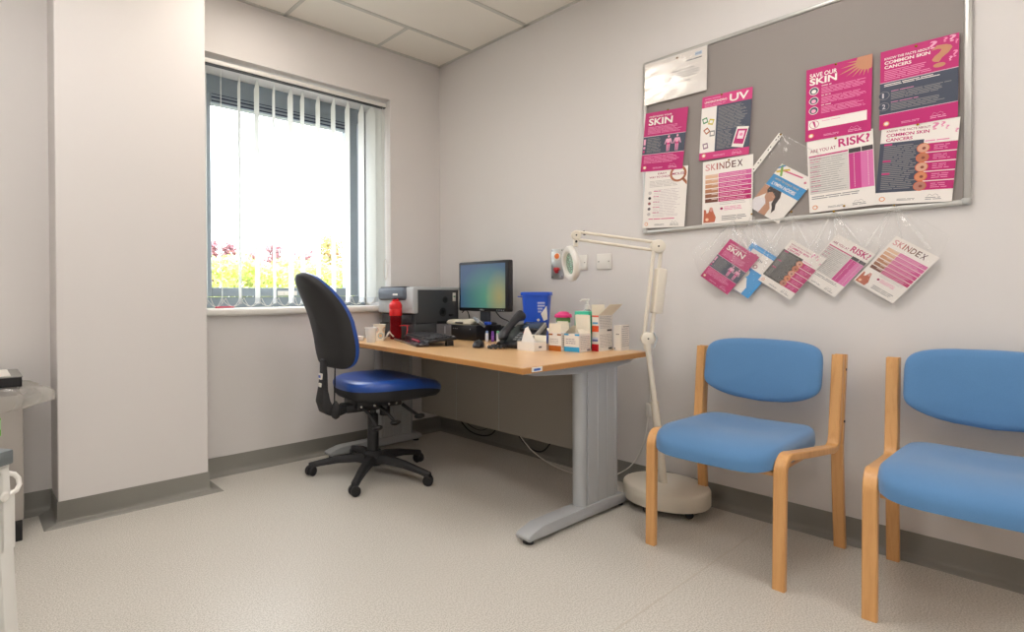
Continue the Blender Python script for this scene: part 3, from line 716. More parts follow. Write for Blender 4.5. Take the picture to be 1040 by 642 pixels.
def P_skin(w=.21, small=False):
    k = w/.21; s = Sheet(w, .297*k, MAG); K = lambda v: v*k
    s.rect(0, w, K(.085), K(.178), ink('e4c6d2')); s.rect(0, w, K(.0875), K(.1755), NVY, 2)
    s.text('CHECKING YOUR', K(.020), K(.271), K(.115), K(.008), WHT, 1, .03); s.text('SKIN', K(.020), K(.232), K(.120), K(.034), WHT, 1, .05)
    s.lines(K(.020), K(.19), K(.188), K(.226), 6, PNK)
    man(s, K(.130), K(.093), K(.078), LPK, PNK, 3); man(s, K(.172), K(.093), K(.078), LPK, PNK, 3)
    s.lines(K(.022), K(.100), K(.095), K(.170), 10, GRY, 3)
    s.rect(K(.003), K(.014), K(.135), K(.165), LPK, 3); s.rect(K(.003), K(.014), K(.115), K(.127), LPK, 3); s.rect(K(.003), K(.012), K(.096), K(.108), MAG2, 3)
    s.lines(K(.012), K(.19), K(.040), K(.080), 6, PNK); foot(s, True, w); return s
def P_uv():
    s = Sheet(.21, .297, MAG2); s.rect(0, .21, .034, .245, NVY); s.rect(0, .066, .034, .245, WHT, 2)
    s.text('UNDERSTANDING', .012, .264, .095, .010, WHT, 1, .03); s.text('UV', .118, .252, .078, .034, WHT, 1, .05); s.lines(.012, .11, .248, .260, 2, PNK); s.lines(.012, .10, .280, .288, 1, PNK)
    s.lines(.074, .195, .130, .238, 17, GRY, 3); s.lines(.074, .14, .042, .128, 14, GRY, 3)
    for (x, y, c, a_) in ((.018, .185, '4f8f5a', .3), (.045, .175, 'cdbb3c', -.3), (.028, .135, 'a8603e', .6), (.052, .120, '8a8a88', 0), (.025, .065, '8c6a80', .2)):
        cs, sn = math.cos(a_), math.sin(a_); s.poly([(x+cs*u_-sn*v_, y+sn*u_+cs*v_) for u_, v_ in ((-.011, -.013), (.011, -.013), (.011, .013), (-.011, .013))], ink(c), 3)
        s.poly([(x+cs*u_-sn*v_, y+sn*u_+cs*v_) for u_, v_ in ((-.007, -.007), (.007, -.007), (.007, .007), (-.007, .007))], WHT, 4)
    q = [(.137, .045), (.185, .034), (.205, .125), (.157, .132)]; s.poly(q, WHT, 4)
    q = [(.144, .058), (.184, .050), (.200, .115), (.160, .121)]; s.poly(q, MAG, 5); s.poly([(.158, .078), (.183, .073), (.190, .108), (.165, .112)], ink('f0d8e0'), 6); s.disc(.175, .094, .007, PNK, 7)
    foot(s); return s
def P_skindex(w=.21):
    k = w/.21; K = lambda v: v*k; s = Sheet(w, .297*k, WHT)
    for i, (ch_, c) in enumerate(zip('SKINDEX', ('d9a0a0', 'c98080', 'b46a62', '9a5a50', '7a4a40', '66403a', '55343a'))):
        vs = (.012, .036, .060, .072, .098, .124, .147)[i]; s.text(ch_, K(vs), K(.252), K((.020, .020, .006, .021, .021, .018, .022)[i]), K(.030), ink(c), 1, .03)
    for i, c in enumerate(('e2bd9e', 'd8ab8a', 'c8936f', 'b57f5e', '97634a', '704537')):
        y = .232-i*.0225; s.rect(K(.012), K(.068), K(y-.018), K(y), ink(c)); s.rect(K(.040), K(.065), K(y-.006), K(y-.002), ink('ddc8bb'), 2)
        s.rect(K(.070), K(.205), K(y-.0185), K(y+.001), ink(('d56fa4', 'd05c98', 'cb488c', 'c63a80', 'c12c74', 'b91f66')[i])); s.lines(K(.074), K(.195), K(y-.016), K(y-.002), 2, LPK, 2)
    s.poly([(K(a_), K(b_)) for a_, b_ in ((.006, .008), (.055, .008), (.060, .03), (.050, .055), (.045, .075), (.034, .078), (.028, .055), (.020, .050), (.016, .068), (.008, .070))], ink('c06a50'), 2); s.disc(K(.040), K(.068), K(.007), ink('d79a90'), 3, 1.5)
    s.disc(K(.022), K(.022), K(.007), ink('f0c8a8'), 4); s.disc(K(.084), K(.068), K(.006), TXT, 2); s.lines(K(.095), K(.180), K(.058), K(.078), 3, PNK, 2); s.lines(K(.075), K(.19), K(.084), K(.100), 2, ink('cfc8c4'), 2); s.lines(K(.085), K(.19), K(.012), K(.036), 3, GRY, 2); return s
def P_moles():
    s = Sheet(.21, .297, WHT); s.text('EASY', .065, .268, .045, .009, TXT, 1, .02); s.text('WAY TO CHECK', .022, .252, .105, .009, TXT, 1, .03)
    cr = ink('b47050'); s.ring(.165, .263, .040, cr, WHT, 2, .26); s.poly([(.182, .235), (.192, .243), (.209, .222), (.209, .205)], cr, 2); s.text('MOLES', .137, .257, .058, .012, TXT, 5, .02)
    s.lines(.025, .19, .205, .240, 5, ink('c6c0ba')); s.lines(.05, .185, .055, .195, 18, ink('cbbfc0'), th=.28)
    for i, c in enumerate(('d0c8c4', '2a2428', '9a5a5a', '6a6468', 'c8c0bc')): s.ring(.030, .178-i*.027, .008, ink('a8a0a0'), ink(c), 2, .15); s.lines(.048, .085, .182-i*.027, .188-i*.027, 1, MAG2, 2)
    s.lines(.03, .19, .040, .050, 1, MAG2); foot(s, False); return s
def P_save():
    s = Sheet(.21, .297, MAG); s.text('SAVE OUR', .012, .258, .090, .018, WHT, 1, .04); s.text('SKIN', .012, .228, .090, .028, WHT, 1, .06)
    c = (.197, .278); pts = []
    for i in range(13):
        a_ = PI*(.93+i*.049); rr = .085 if i % 2 else .034
        if i == 5: rr = .10
        pts.append((max(.001, c[0]+rr*math.cos(a_)), c[1]+rr*math.sin(a_)))
    s.poly([(.2095, .2965), (.150, .2965)]+pts+[(.2095, .230)], SKN, 2) if False else None
    for i in range(8):
        a_ = PI*(.96+i*.078); L_ = (.065, .085, .10, .082, .072, .062, .06, .055)[i]; d_ = (math.cos(a_), math.sin(a_)); n_ = (-d_[1], d_[0]); q = [(c[0]+n_[0]*.007, c[1]+n_[1]*.007), (c[0]+d_[0]*L_, c[1]+d_[1]*L_), (c[0]-n_[0]*.007, c[1]-n_[1]*.007)]
        s.poly([(min(.2095, x), min(.2965, y)) for x, y in q], SKN, 2)
    s.poly([(min(.2095, c[0]+.036*math.cos(a_)), min(.2965, c[1]+.036*math.sin(a_))) for a_ in [2*PI*i/24 for i in range(24)]], SKN, 3)
    for i in range(3):
        y = .203-i*.040; s.ring(.027, y, .016, WHT, NVY, 2, .14); s.disc(.027, y-.002, .008, LPK if i else WHT, 4); s.lines(.052, .09, y+.013, y+.019, 1, WHT); s.lines(.052, .195, y-.018, y+.010, 5, PNK)
    s.rect(.010, .197, .046, .084, WHT); s.ring(.030, .065, .016, MAG, WHT, 2, .12); s.poly([(.024, .077), (.032, .077), (.036, .053), (.032, .053)], MAG, 4); s.lines(.055, .12, .072, .077, 1, PNK, 2); foot(s); return s
def P_risk(w=.21):
    k = w/.21; K = lambda v: v*k; s = Sheet(w, .297*k, WHT); s.text('ARE YOU AT', K(.010), K(.247), K(.085), K(.013), TXT, 1, .02); s.text('RISK?', K(.103), K(.250), K(.097), K(.034), MAG, 1, .05)
    s.rect(K(.005), K(.132), K(.228), K(.234), MAG); s.rect(K(.134), K(.172), K(.218), K(.236), ink('4a4447')); s.rect(K(.174), K(.208), K(.218), K(.236), ink('4a4447'))
    s.rect(K(.005), K(.132), K(.075), K(.226), ink('cfcbc6')); s.rect(K(.134), K(.170), K(.075), K(.217), ink('c9448c')); s.rect(K(.170), K(.208), K(.075), K(.217), ink('d877ae'))
    for i in range(16): y = .083+i*.0088; s.rect(K(.007), K(.130), K(y-.003), K(y-.0022), WHT, 2); s.lines(K(.010), K(.125), K(y), K(y+.004), 1, GRY, 2); s.disc(K(.150), K(y+.002), K(.0016), WHT, 2, n=8); s.disc(K(.192), K(y+.002), K(.0016), WHT, 2, n=8)
    for y in (.085, .105, .125, .145, .165, .185, .205, .216): s.lines(K(.008), K(.045), K(y), K(y+.005), 1, MAG2, 3)
    s.lines(K(.010), K(.19), K(.052), K(.068), 2, GRY); foot(s, False, w); return s
def qmark(s, x, y, w, h, c, k=2): s.text('?', x, y, w, h, c, k, .03)
def P_csc1():
    s = Sheet(.21, .297, MAG); s.rect(0, .21, .055, .178, ink('d8c0cc')); s.rect(0, .21, .0572, .1755, NVY, 2)
    s.text('KNOW THE FACTS ABOUT', .012, .262, .125, .009, WHT, 1, .04); s.text('COMMON SKIN', .012, .245, .125, .012, WHT, 1, .06); s.text('CANCERS', .012, .228, .075, .012, WHT, 1, .06)
    s.lines(.012, .145, .184, .223, 6, PNK); qmark(s, .140, .190, .054, .080, SKN, 3)
    for (x, y, w, h, c) in ((.135, .262, .020, .027, LPK), (.170, .276, .012, .016, PNK), (.185, .272, .018, .023, LPK), (.200, .262, .009, .014, PNK), (.152, .222, .010, .014, LPK), (.185, .205, .010, .016, LPK), (.195, .215, .013, .024, PNK)): qmark(s, x, y, w, h, c)
    s.lines(.012, .18, .160, .172, 2, WHT, 3)
    for i in range(2): y = .128-i*.042; s.ring(.012, y, .016, GRY, NVY, 3, .10); s.text(str(i+1), .007, y-.009, (.005, .010)[i], .018, ink('c8c4c8'), 6, .03); s.lines(.032, .11, y+.010, y+.015, 1, PNK, 3); s.lines(.032, .195, y-.020, y+.008, 5, GRY, 3)
    foot(s); return s
def P_csc2(w=.21, dk=None):
    k = w/.21; K = lambda v: v*k; s = Sheet(w, .297*k, WHT); dk = dk or NVY
    s.text('KNOW THE FACTS ABOUT', K(.016), K(.272), K(.120), K(.008), TXT, 1, .02); s.text('COMMON SKIN', K(.016), K(.254), K(.118), K(.012), MAG, 1, .05); s.text('CANCERS', K(.016), K(.237), K(.074), K(.012), MAG, 1, .05)
    for (x, y, h) in ((.140, .262, .026), (.162, .270, .018), (.175, .260, .014), (.200, .245, .014)): qmark(s, K(x), K(y), K(h*.7), K(h), PNK)
    s.rect(K(.0), K(.122), K(.045), K(.232), dk); s.lines(K(.012), K(.112), K(.055), K(.222), 24, GRY, 2)
    for y in (.222, .160, .112): s.rect(K(.012), K(.035), K(y), K(y+.006), MAG2, 3)
    for i in range(5):
        y = .184-i*.0345; s.rect(K(.122), w, K(y), K(y+.031), MAG); s.lines(K(.150), K(.195), K(y+.006), K(y+.026), 3, PNK, 2); s.ring(K(.122), K(y+.016), K(.018), ink('cf6f50'), ink(('d9a58c', 'c07a5c', 'd8a890', 'd98f68', 'b98070')[i]), 3, .14); s.disc(K(.124), K(y+.015), K(.005), ink('8a4a40'), 5)
    s.lines(K(.125), K(.2), K(.220), K(.230), 1, PNK); foot(s, False, w); return s
def P_lymph(w=.148):
    s = Sheet(w, .21, WHT); s.rect(0, w, .113, .163, ink('2b8fcb')); s.text('HOW TO CHECK YOUR', .018, .146, .105, .008, ink('d8b880'), 2, .02); s.text('LYMPH NODES', .018, .123, .105, .014, WHT, 2, .05)
    for (a_, b_, c) in ((.196, .188, 'd4508a'), ): s.poly([(.02, .186), (.105, .194), (.105, .200), (.02, .192)][::1], ink('d9608c'), 2)
    s.poly([(.0, .176), (.040, .206), (.046, .200), (.006, .170)][::-1], ink('d6b83c'), 2); s.poly([(.002, .206), (.010, .209), (.034, .168), (.026, .165)][::-1], ink('7aa848'), 3); s.poly([(.0, .196), (.012, .210), (.022, .209), (.0, .186)][::-1], ink('3c86c0'), 3)
    s.disc(.125, .185, .005, ink('d07088'), 2)
    # photograph: dark-haired woman, arm raised, white top
    sk, hr, tp = ink('bf8d70'), ink('2e211f'), ink('e4e0e2')
    s.poly([(.0, .0), (.06, .0), (.072, .05), (.045, .065), (.01, .055), (.0, .045)], tp, 2); s.poly([(.0, .045), (.01, .056), (.03, .085), (.02, .112), (.0, .112)], sk, 2)
    s.disc(.050, .080, .022, sk, 4, 1.15); s.poly([(.022, .113), (.075, .113), (.086, .09), (.088, .06), (.100, .04), (.096, .02), (.086, .04), (.072, .055), (.068, .085), (.045, .098), (.030, .085), (.022, .095)], hr, 5)
    s.poly([(.052, .0), (.082, .0), (.080, .035), (.058, .060), (.038, .072), (.034, .066), (.052, .045)], sk, 6); return s
def P_blue(w=.14):
    s = Sheet(w, .21, ink('4d9fdc')); s.rect(.018, w-.012, .115, .190, WHT, 2); s.disc(.045, .172, .005, MAG2, 3); s.text('HEALTH', .03, .155, .055, .010, ink('555a66'), 3, .03); s.ring(.075, .130, .009, TXT, WHT, 3, .3)
    s.disc(.055, .085, .022, WHT, 2); s.poly([(0, .001), (w*.74, .001), (w*.74, .035), (.090, .055), (.080, .070), (.030, .070), (0, .062)], WHT, 2); s.rect(.0, w, .197, .199, ink('8fc4ea'), 2); return s
def P_letter():
    s = Sheet(.297, .21, WHT); d_ = ink('6a6a6e')
    for (x0, x1, y) in ((.13, .24, .125), (.09, .26, .112), (.08, .26, .101), (.11, .25, .090), (.09, .22, .068), (.13, .17, .048), (.13, .17, .038)): s.lines(x0, x1, y, y+.008, 1, d_, ragged=False)
    s.text('NHS', .245, .180, .026, .011, ink('5a86b0'), 2, .04); s.rect(.242, .274, .177, .194, ink('cddbe8'), 1); s.lines(.205, .275, .160, .171, 1, d_, ragged=False); return s
G = 'posters pinned on the noticeboard'
M_pocket = clear('glossy_pocket', 'f6f4ee', .80, .16, .9)
lt = put(P_letter(), 'notice_letter', (-1.712, 2.070), -1, 'white landscape letter in a shiny pocket at the top left of the board', 'notice', None, x=-.0245)
b = MB(); n_ = 14; rnd = random.Random(4)
b.add([(.299*i/n_-.001, .212*j/n_-.001, .0022+.0016*rnd.random()) for i in range(n_+1) for j in range(n_+1)], [(i*(n_+1)+j, (i+1)*(n_+1)+j, (i+1)*(n_+1)+j+1, i*(n_+1)+j+1) for i in range(n_) for j in range(n_)], M_pocket)
b.build('clear_pocket', lt, smooth=60)
put(P_skin(), 'poster', (-1.658, 1.768), -5.5, 'magenta poster headed SKIN with two pink body figures, top of the leftmost column', 'poster', G, x=-.0245)
put(P_moles(), 'poster', (-1.661, 1.480), -3.6, 'white poster about checking moles with a brown magnifying glass drawing', 'poster', G)
put(P_uv(), 'poster', (-1.938, 1.776), -3.0, 'magenta and grey poster headed UV with a phone drawing', 'poster', G, x=-.0245)
put(P_skindex(), 'poster', (-1.945, 1.473), -.8, 'large white SKINDEX poster with skin tone bars, pinned on the felt', 'poster', G)
put(P_save(), 'poster', (-2.350, 1.777), -.8, 'magenta SAVE OUR SKIN poster with a tan sun', 'poster', G, x=-.0245)
put(P_risk(), 'poster', (-2.358, 1.483), 1.8, 'large white ARE YOU AT RISK poster pinned on the felt', 'poster', G)
put(P_csc1(), 'poster', (-2.584, 1.770), -.6, 'magenta and grey poster on common skin cancers with a big tan question mark', 'poster', G, x=-.0245)
put(P_csc2(), 'poster', (-2.579, 1.479), -4.0, 'white, grey and magenta poster on common skin cancers, lowest of the right column', 'poster', G)
put(P_lymph(), 'leaflet', (-2.153, 1.428), -38, 'blue and white lymph nodes leaflet tilted in a wallet on the board', 'leaflet', None, x=-.020)
GL = 'leaflets in clear wallets hanging below the board'
put(P_skin(.148), 'leaflet', (-1.956, 1.120), -38, 'small magenta SKIN leaflet, leftmost of those hanging below the board', 'leaflet', GL, x=-.030)
put(P_blue(.14), 'leaflet', (-2.040, 1.100), -38, 'light blue leaflet with a white figure hanging below the board', 'leaflet', GL, x=-.020)
put(P_csc2(.148, ink('4c4c4a')), 'leaflet', (-2.193, 1.098), -36.5, 'small dark grey and magenta skin cancers leaflet hanging below the board', 'leaflet', GL, x=-.024)
put(P_risk(.148), 'leaflet', (-2.345, 1.108), -37.5, 'small ARE YOU AT RISK leaflet hanging below the board', 'leaflet', GL, x=-.020)
put(P_skindex(.148), 'leaflet', (-2.522, 1.085), -37.5, 'small SKINDEX leaflet, rightmost of those hanging below the board', 'leaflet', GL, x=-.024)
# clear wallets: a gathered top at the pin, loose side, folds running down from the pin
def wallet(pin, outline, folds, label, x=-.012, name='plastic_wallet', gr='clear wallets pinned below the board'):
    """points given as (y, z) on the wall"""
    b = MB(); rnd = random.Random(int(abs(pin[0])*1000)); n = 14; rows = []
    cum = [0]
    for a_, c in zip(outline[:-1], outline[1:]): cum.append(cum[-1]+math.hypot(c[0]-a_[0], c[1]-a_[1]))
    pts = []
    for i in range(n+1):
        t = cum[-1]*i/n; k = 0
        while k < len(cum)-2 and cum[k+1] < t: k += 1
        q = (t-cum[k])/(cum[k+1]-cum[k]); pts.append((outline[k][0]+(outline[k+1][0]-outline[k][0])*q, outline[k][1]+(outline[k+1][1]-outline[k][1])*q))
    J = 6; vs = []; bump_ = [rnd.uniform(-.004, .004) for _ in pts]
    for side in (0, 1):
        for i, p in enumerate(pts):
            for j in range(J+1):
                t = .02+.98*j/J; amp = math.sin(PI*min(1, t*1.4))*(1-t)
                xx = x-.006-(.004+.010*math.sin(PI*t))*(1-side)-bump_[i]*amp*1.6+(0.004 if side else 0)
                vs.append((min(xx, -.0015) if side == 0 else max(min(xx, -.0012), x), pin[0]+(p[0]-pin[0])*t, pin[1]+(p[1]-pin[1])*t))
    q = len(pts)*(J+1)
    fs = [(s_*q+i*(J+1)+j, s_*q+(i+1)*(J+1)+j, s_*q+(i+1)*(J+1)+j+1, s_*q+i*(J+1)+j+1) for s_ in (0,) for i in range(len(pts)-1) for j in range(J)]
    b.add(vs[:q], fs, M_sleeve)
    ob = b.build(name, origin=(x, pin[0], pin[1]), smooth=15)
    tag(ob, label, 'plastic wallet', gr)
    b = MB()
    for (yy, zz, w) in folds:
        P0 = Vector((0, 0, 0)); P1 = Vector((-.008, yy-pin[0], zz-pin[1])); sd_ = Vector((0, P1.z, -P1.y)).normalized()*w
        a0, a1 = P1*.05, P1
        mid_ = P1*.5+Vector((-.011, 0, 0))
        b.add([a0-sd_*.2+Vector((-.009, 0, 0)), a0+sd_*.2+Vector((-.009, 0, 0)), mid_+sd_*.6, a1+sd_+Vector((-.009, 0, 0)), a1-sd_+Vector((-.009, 0, 0)), mid_-sd_*.6], [(0, 1, 2, 5), (5, 2, 3, 4)], M_crease)
    b.build('fold', ob, smooth=0)
    return ob
wallet((-2.521, 1.335), [(-2.64, 1.23), (-2.676, 1.189), (-2.62, 1.10), (-2.520, .952), (-2.46, .99), (-2.392, 1.043), (-2.44, 1.15)], [(-2.62, 1.155, .006), (-2.545, 1.20, .003), (-2.44, 1.18, .004), (-2.60, 1.21, .003), (-2.48, 1.21, .002)], 'clear wallet holding the small SKINDEX leaflet, rightmost below the board', x=-.020)
wallet((-2.339, 1.333), [(-2.47, 1.22), (-2.49, 1.17), (-2.325, .980), (-2.245, 1.045), (-2.26, 1.13)], [(-2.39, 1.205, .005), (-2.345, 1.22, .003), (-2.28, 1.20, .004), (-2.25, 1.17, .003), (-2.43, 1.18, .003)], 'clear wallet holding the small RISK leaflet, second from the right below the board', x=-.016)
wallet((-2.195, 1.345), [(-2.30, 1.22), (-2.335, 1.16), (-2.19, .965), (-2.08, 1.055), (-2.10, 1.15)], [(-2.21, 1.215, .003), (-2.14, 1.20, .004), (-2.26, 1.19, .003), (-2.09, 1.16, .003)], 'clear wallet holding the dark grey cancers leaflet below the board', x=-.018)
wallet((-2.047, 1.352), [(-2.16, 1.22), (-2.18, 1.15), (-2.02, .978), (-1.945, 1.04), (-1.96, 1.16)], [(-2.10, 1.20, .004), (-2.06, 1.20, .002), (-2.14, 1.17, .006), (-2.00, 1.21, .003)], 'clear wallet holding the light blue leaflet below the board', x=-.016)
wallet((-1.975, 1.338), [(-2.07, 1.22), (-2.09, 1.165), (-1.95, .985), (-1.835, 1.08), (-1.79, 1.20)], [(-2.01, 1.22, .004), (-2.04, 1.19, .005), (-1.93, 1.21, .003), (-1.88, 1.21, .003), (-1.84, 1.17, .003), (-2.065, 1.21, .003)], 'clear wallet holding the small SKIN leaflet, leftmost below the board', x=-.024)
w_ = wallet((-2.156, 1.686), [(-2.30, 1.57), (-2.285, 1.47), (-2.14, 1.298), (-2.035, 1.375), (-2.045, 1.54)], [(-2.29, 1.57, .0015)], 'clear wallet with a punched white edge holding the lymph nodes leaflet', x=-.014, gr=None)
b = MB(); p0, p1 = Vector((-.022, -2.156, 1.686)), Vector((-.022, -2.048, 1.545)); dd = (p1-p0).normalized(); nn = Vector((0, dd.z, -dd.y))*.009
b.add([p0-nn-Vector(w_.location), p1-nn-Vector(w_.location), p1+nn-Vector(w_.location), p0+nn-Vector(w_.location)], [(0, 1, 2, 3)], M_paper)
for t in (.08, .16, .35, .43, .7, .78, .95):
    c = p0.lerp(p1, t)-Vector(w_.location)+Vector((-.0006, 0, 0)); e1 = dd*.003; e2 = nn.normalized()*.002
    b.add([c-e1-e2, c+e1-e2, c+e1+e2, c-e1+e2], [(0, 1, 2, 3)], M_black)
b.build('punched_edge', w_, smooth=0)
pins = [((-2.521, 1.328), 'the rightmost hanging wallet', -.024), ((-2.339, 1.327), 'the hanging RISK wallet', -.024), ((-2.195, 1.344), 'the hanging dark grey cancers wallet', -.024), ((-2.047, 1.352), 'the hanging light blue wallet', -.024), ((-2.156, 1.682), 'the lymph nodes wallet', -.024),
        ((-1.680, 1.915), 'the SKIN poster', -.026), ((-1.925, 1.920), 'the UV poster', -.026), ((-1.955, 1.612), 'the large SKINDEX poster', -.026), ((-2.345, 1.920), 'the SAVE OUR SKIN poster', -.026), ((-2.345, 1.622), 'the large RISK poster', -.026),
        ((-2.372, 1.346), 'the lower edge of the large RISK poster', -.026), ((-2.580, 1.908), 'the question mark poster', -.026), ((-2.585, 1.618), 'the lowest cancers poster', -.026), ((-1.725, 2.158), 'the white letter', -.026)]
for (p, lab, x) in pins:
    b = MB(); b.lathe([(.0012, -.008), (.0012, 0), (.0035, .0), (.0042, .002), (.0025, .004), (.0008, .0045)], M_brass, 12)
    tag(b.build('drawing_pin', M=wallM(p[0], p[1], 0, x)), 'small brass drawing pin holding '+lab, 'drawing pin', 'brass drawing pins on the noticeboard')

# ================================================================== ON THE DESK
def bx(x0, x1, y0, y1, z0, z1): return (x0, x1, y0, y1, z0, z1)
# ---- printer
pr = thing('laser_printer', 'black and grey laser printer at the desk end by the window', 'printer', (-.60, -.40, DZ))
m = MB(); M_pb = mat('printer_black', '3d3f42', .5); M_pg = mat('printer_grey', 'b9bdbf', .4); M_pc = mat('printer_dark_grey', '5c6470', .4)
m.rbox(.012, .395, .004, .352, .0, .325, M_pb, .008); m.rbox(.0, .40, .0, .356, .0, .095, M_pb, .006)
m.box(.02, .39, -.001, .001, .098, .100, M_black); body = m.build('body', pr)
m = MB(); m.rbox(.0, .398, .0, .356, .308, .328, M_pg, .006); m.build('top_cover', pr)
m = MB(); m.rbox(-.012, .035, -.001, .357, .160, .322, M_pg, .010); fr = m.build('front_cover', pr)
m = MB(); m.rbox(-.035, .03, .06, .335, .245, .325, M_pc, .018, 3); m.rbox(-.02, .03, .075, .32, .318, .332, M_black, .004)
cp_ = m.build('control_panel', pr)
m = MB(); m.add([(-.0355, .12+i, .275+j) for i, j in ((0, 0), (.05, 0), (.05, .012), (0, .012))], [(0, 1, 2, 3)], M_white); m.build('logo', cp_, smooth=0)
m = MB(); m.rbox(-.006, .004, .03, .32, .100, .150, M_pb, .003); m.rbox(-.009, -.004, .12, .24, .135, .150, M_black, .003); m.build('paper_tray', pr)
for (x, z, rr) in ((.265, .245, .020), (.245, .165, .028), (.32, .145, .016)):
    m = MB()
    M = Matrix.Translation((x, -.0006, z)) @ Matrix.Rotation(PI/2, 4, 'X')
    if rr > .017:
        for q in (1, .75, .5): m.lathe([(.0255*q*rr/.025, 0), (.0255*q*rr/.025, .001*(2-q)), (.021*q*rr/.025, .0012)], M_black if q != .75 else M_pb, 20, M=M)
    else: m.rbox(x-.02, x+.02, -.001, .002, z-.008, z+.008, M_black, .001)
    m.build('side_vent', pr)
m = MB(); m.rbox(.195, .275, -.002, .003, .090, .108, M_black, .003); m.build('grip_recess', pr)
m = MB(); m.rbox(.335, .362, -.0015, .002, .235, .290, M_white, .001); m.box(.339, .358, -.002, -.0015, .262, .270, ink('4a9a6a')); m.build('white_label', pr)

# ---- computer and things on it
pc = thing('desktop_computer', 'black and grey flat desktop computer under the monitor', 'computer', (-.42, -.755, DZ))
m = MB(); m.rbox(.008, .22, 0, .345, .004, .092, M_black, .004)
for x in (.03, .19):
    for y in (.03, .315): m.lathe([(.010, 0), (.010, .005)], M_black, 10, cx=x, cy=y)
m.build('case', pc)
m = MB(); m.rbox(-.002, .010, .215, .345, .004, .092, mat('pc_grey', '6e6c70', .4), .004); m.rbox(-.002, .010, 0, .213, .004, .092, M_black, .004); m.box(-.0035, -.0015, .262, .270, .035, .080, M_silver)
for y in (.19, .175, .16, .05): m.box(-.0032, -.0015, y-.003, y+.003, .068, .073, M_silver)
m.build('front_bezel', pc)
mo = thing('monitor', 'black square monitor showing a blue-green desktop, standing on the computer', 'monitor', (-.25, -.66, DZ+.093))
m = MB(); m.lathe([(.072, 0), (.072, .008), (.066, .012), (.03, .016)], M_black, 36, cx=.01, cy=0); m.build('stand_base', mo)
m = MB(); m.rbox(.0, .025, -.035, .035, .01, .22, mat('dark_silver', '55585e', .35, metal=.4), .006); m.build('stand_neck', mo)
m = MB(); x0 = -.018
m.rbox(x0, x0+.045, -.208, .202, .080, .392, M_black, .008); m.rbox(x0+.03, x0+.07, -.14, .14, .13, .34, M_black, .015)
bz = m.build('housing', mo)
MS = bpy.data.materials.new('monitor_picture'); MS.use_nodes = True; nt = MS.node_tree; pb = nt.nodes['Principled BSDF']; pb.inputs['Base Color'].default_value = (.02, .02, .02, 1); pb.inputs['Roughness'].default_value = .35
tc = nt.nodes.new('ShaderNodeTexCoord')
def grad(cx, cy, cz, sy, sz):
    mp = nt.nodes.new('ShaderNodeMapping'); mp.vector_type = 'TEXTURE'; mp.inputs['Location'].default_value = (cx, cy, cz); mp.inputs['Scale'].default_value = (1, sy, sz)
    gr_ = nt.nodes.new('ShaderNodeTexGradient'); gr_.gradient_type = 'SPHERICAL'; nt.links.new(tc.outputs['Object'], mp.inputs[0]); nt.links.new(mp.outputs[0], gr_.inputs[0]); return gr_
g1, g2 = grad(0, -.06, .17, .26, .22), grad(0, -.14, .17, .12, .17)
m1 = nt.nodes.new('ShaderNodeMix'); m1.data_type = 'RGBA'; m1.inputs[6].default_value = lin('3f5f86'); m1.inputs[7].default_value = lin('5ba884')
m2 = nt.nodes.new('ShaderNodeMix'); m2.data_type = 'RGBA'; m2.inputs[7].default_value = lin('b3a566')
nt.links.new(g1.outputs[0], m1.inputs[0]); nt.links.new(g2.outputs[0], m2.inputs[0]); nt.links.new(m1.outputs[2], m2.inputs[6]); nt.links.new(m2.outputs[2], pb.inputs['Emission Color']); pb.inputs['Emission Strength'].default_value = .55
MB().box(x0-.0012, x0-.0002, -.184, .184, .102, .374, MS).build('screen', mo, smooth=0)
s = MB(); vs, fs = text_geo('DELL', .03); s.add([(x0-.0006, .018-a_*.036, .086+b_*.009) for a_, b_ in vs], fs, M_silver)
for i in range(4): s.box(x0-.0008, x0, -.175+i*.017, -.167+i*.017, .088, .092, M_silver)
s.build('badge', bz, smooth=0)
cable('cable', [(-.215, -.70, .92), (-.20, -.745, .86), (-.19, -.80, .835), (-.18, -.84, .80)], .0035, M_black, 'black cable hanging from the back of the monitor')
cable('cable', [(-.22, -.44, .88), (-.215, -.47, .90), (-.21, -.49, .87), (-.21, -.50, .83)], .004, M_black, 'short black cable arching between printer and computer')
# beige label machine and card reader
t_ = thing('label_printer', 'small beige label machine lying on the black computer', 'label printer', (-.367, -.580, DZ+.0922), .05)
m = MB(); rings(m, [(.9, 0), (1, .006), (1, .016), (.9, .026), (.6, .032), (.02, .033)], lambda U, V, w, sc: (U*.045, V*.105, w*(1+.3*(V < 0)*(-V))), mat('beige_plastic', 'd9d2bf', .45), 40, 3.5); m.build('body', t_)
m = MB(); m.rbox(-.050, -.035, -.05, .01, .008, .018, M_black, .002); m.build('slot', t_)
t_ = thing('card_reader', 'grey and white card reader tilted on the computer under the screen', 'card reader', (-.382, -.722, DZ+.094), -.1)
M = Matrix.Rotation(.5, 4, 'Y') @ Matrix.Rotation(.45, 4, 'X')
m = MB(); m.rbox(-.03, .03, -.036, .036, .016, .032, mat('reader_grey', '7f868c', .4), .004, M=M); m.build('body', t_)
m = MB()
for k in (-.018, 0, .018): m.box(-.022, .022, k-.004, k+.004, .032, .0335, M_white, M=M)
m.build('stripe', t_)
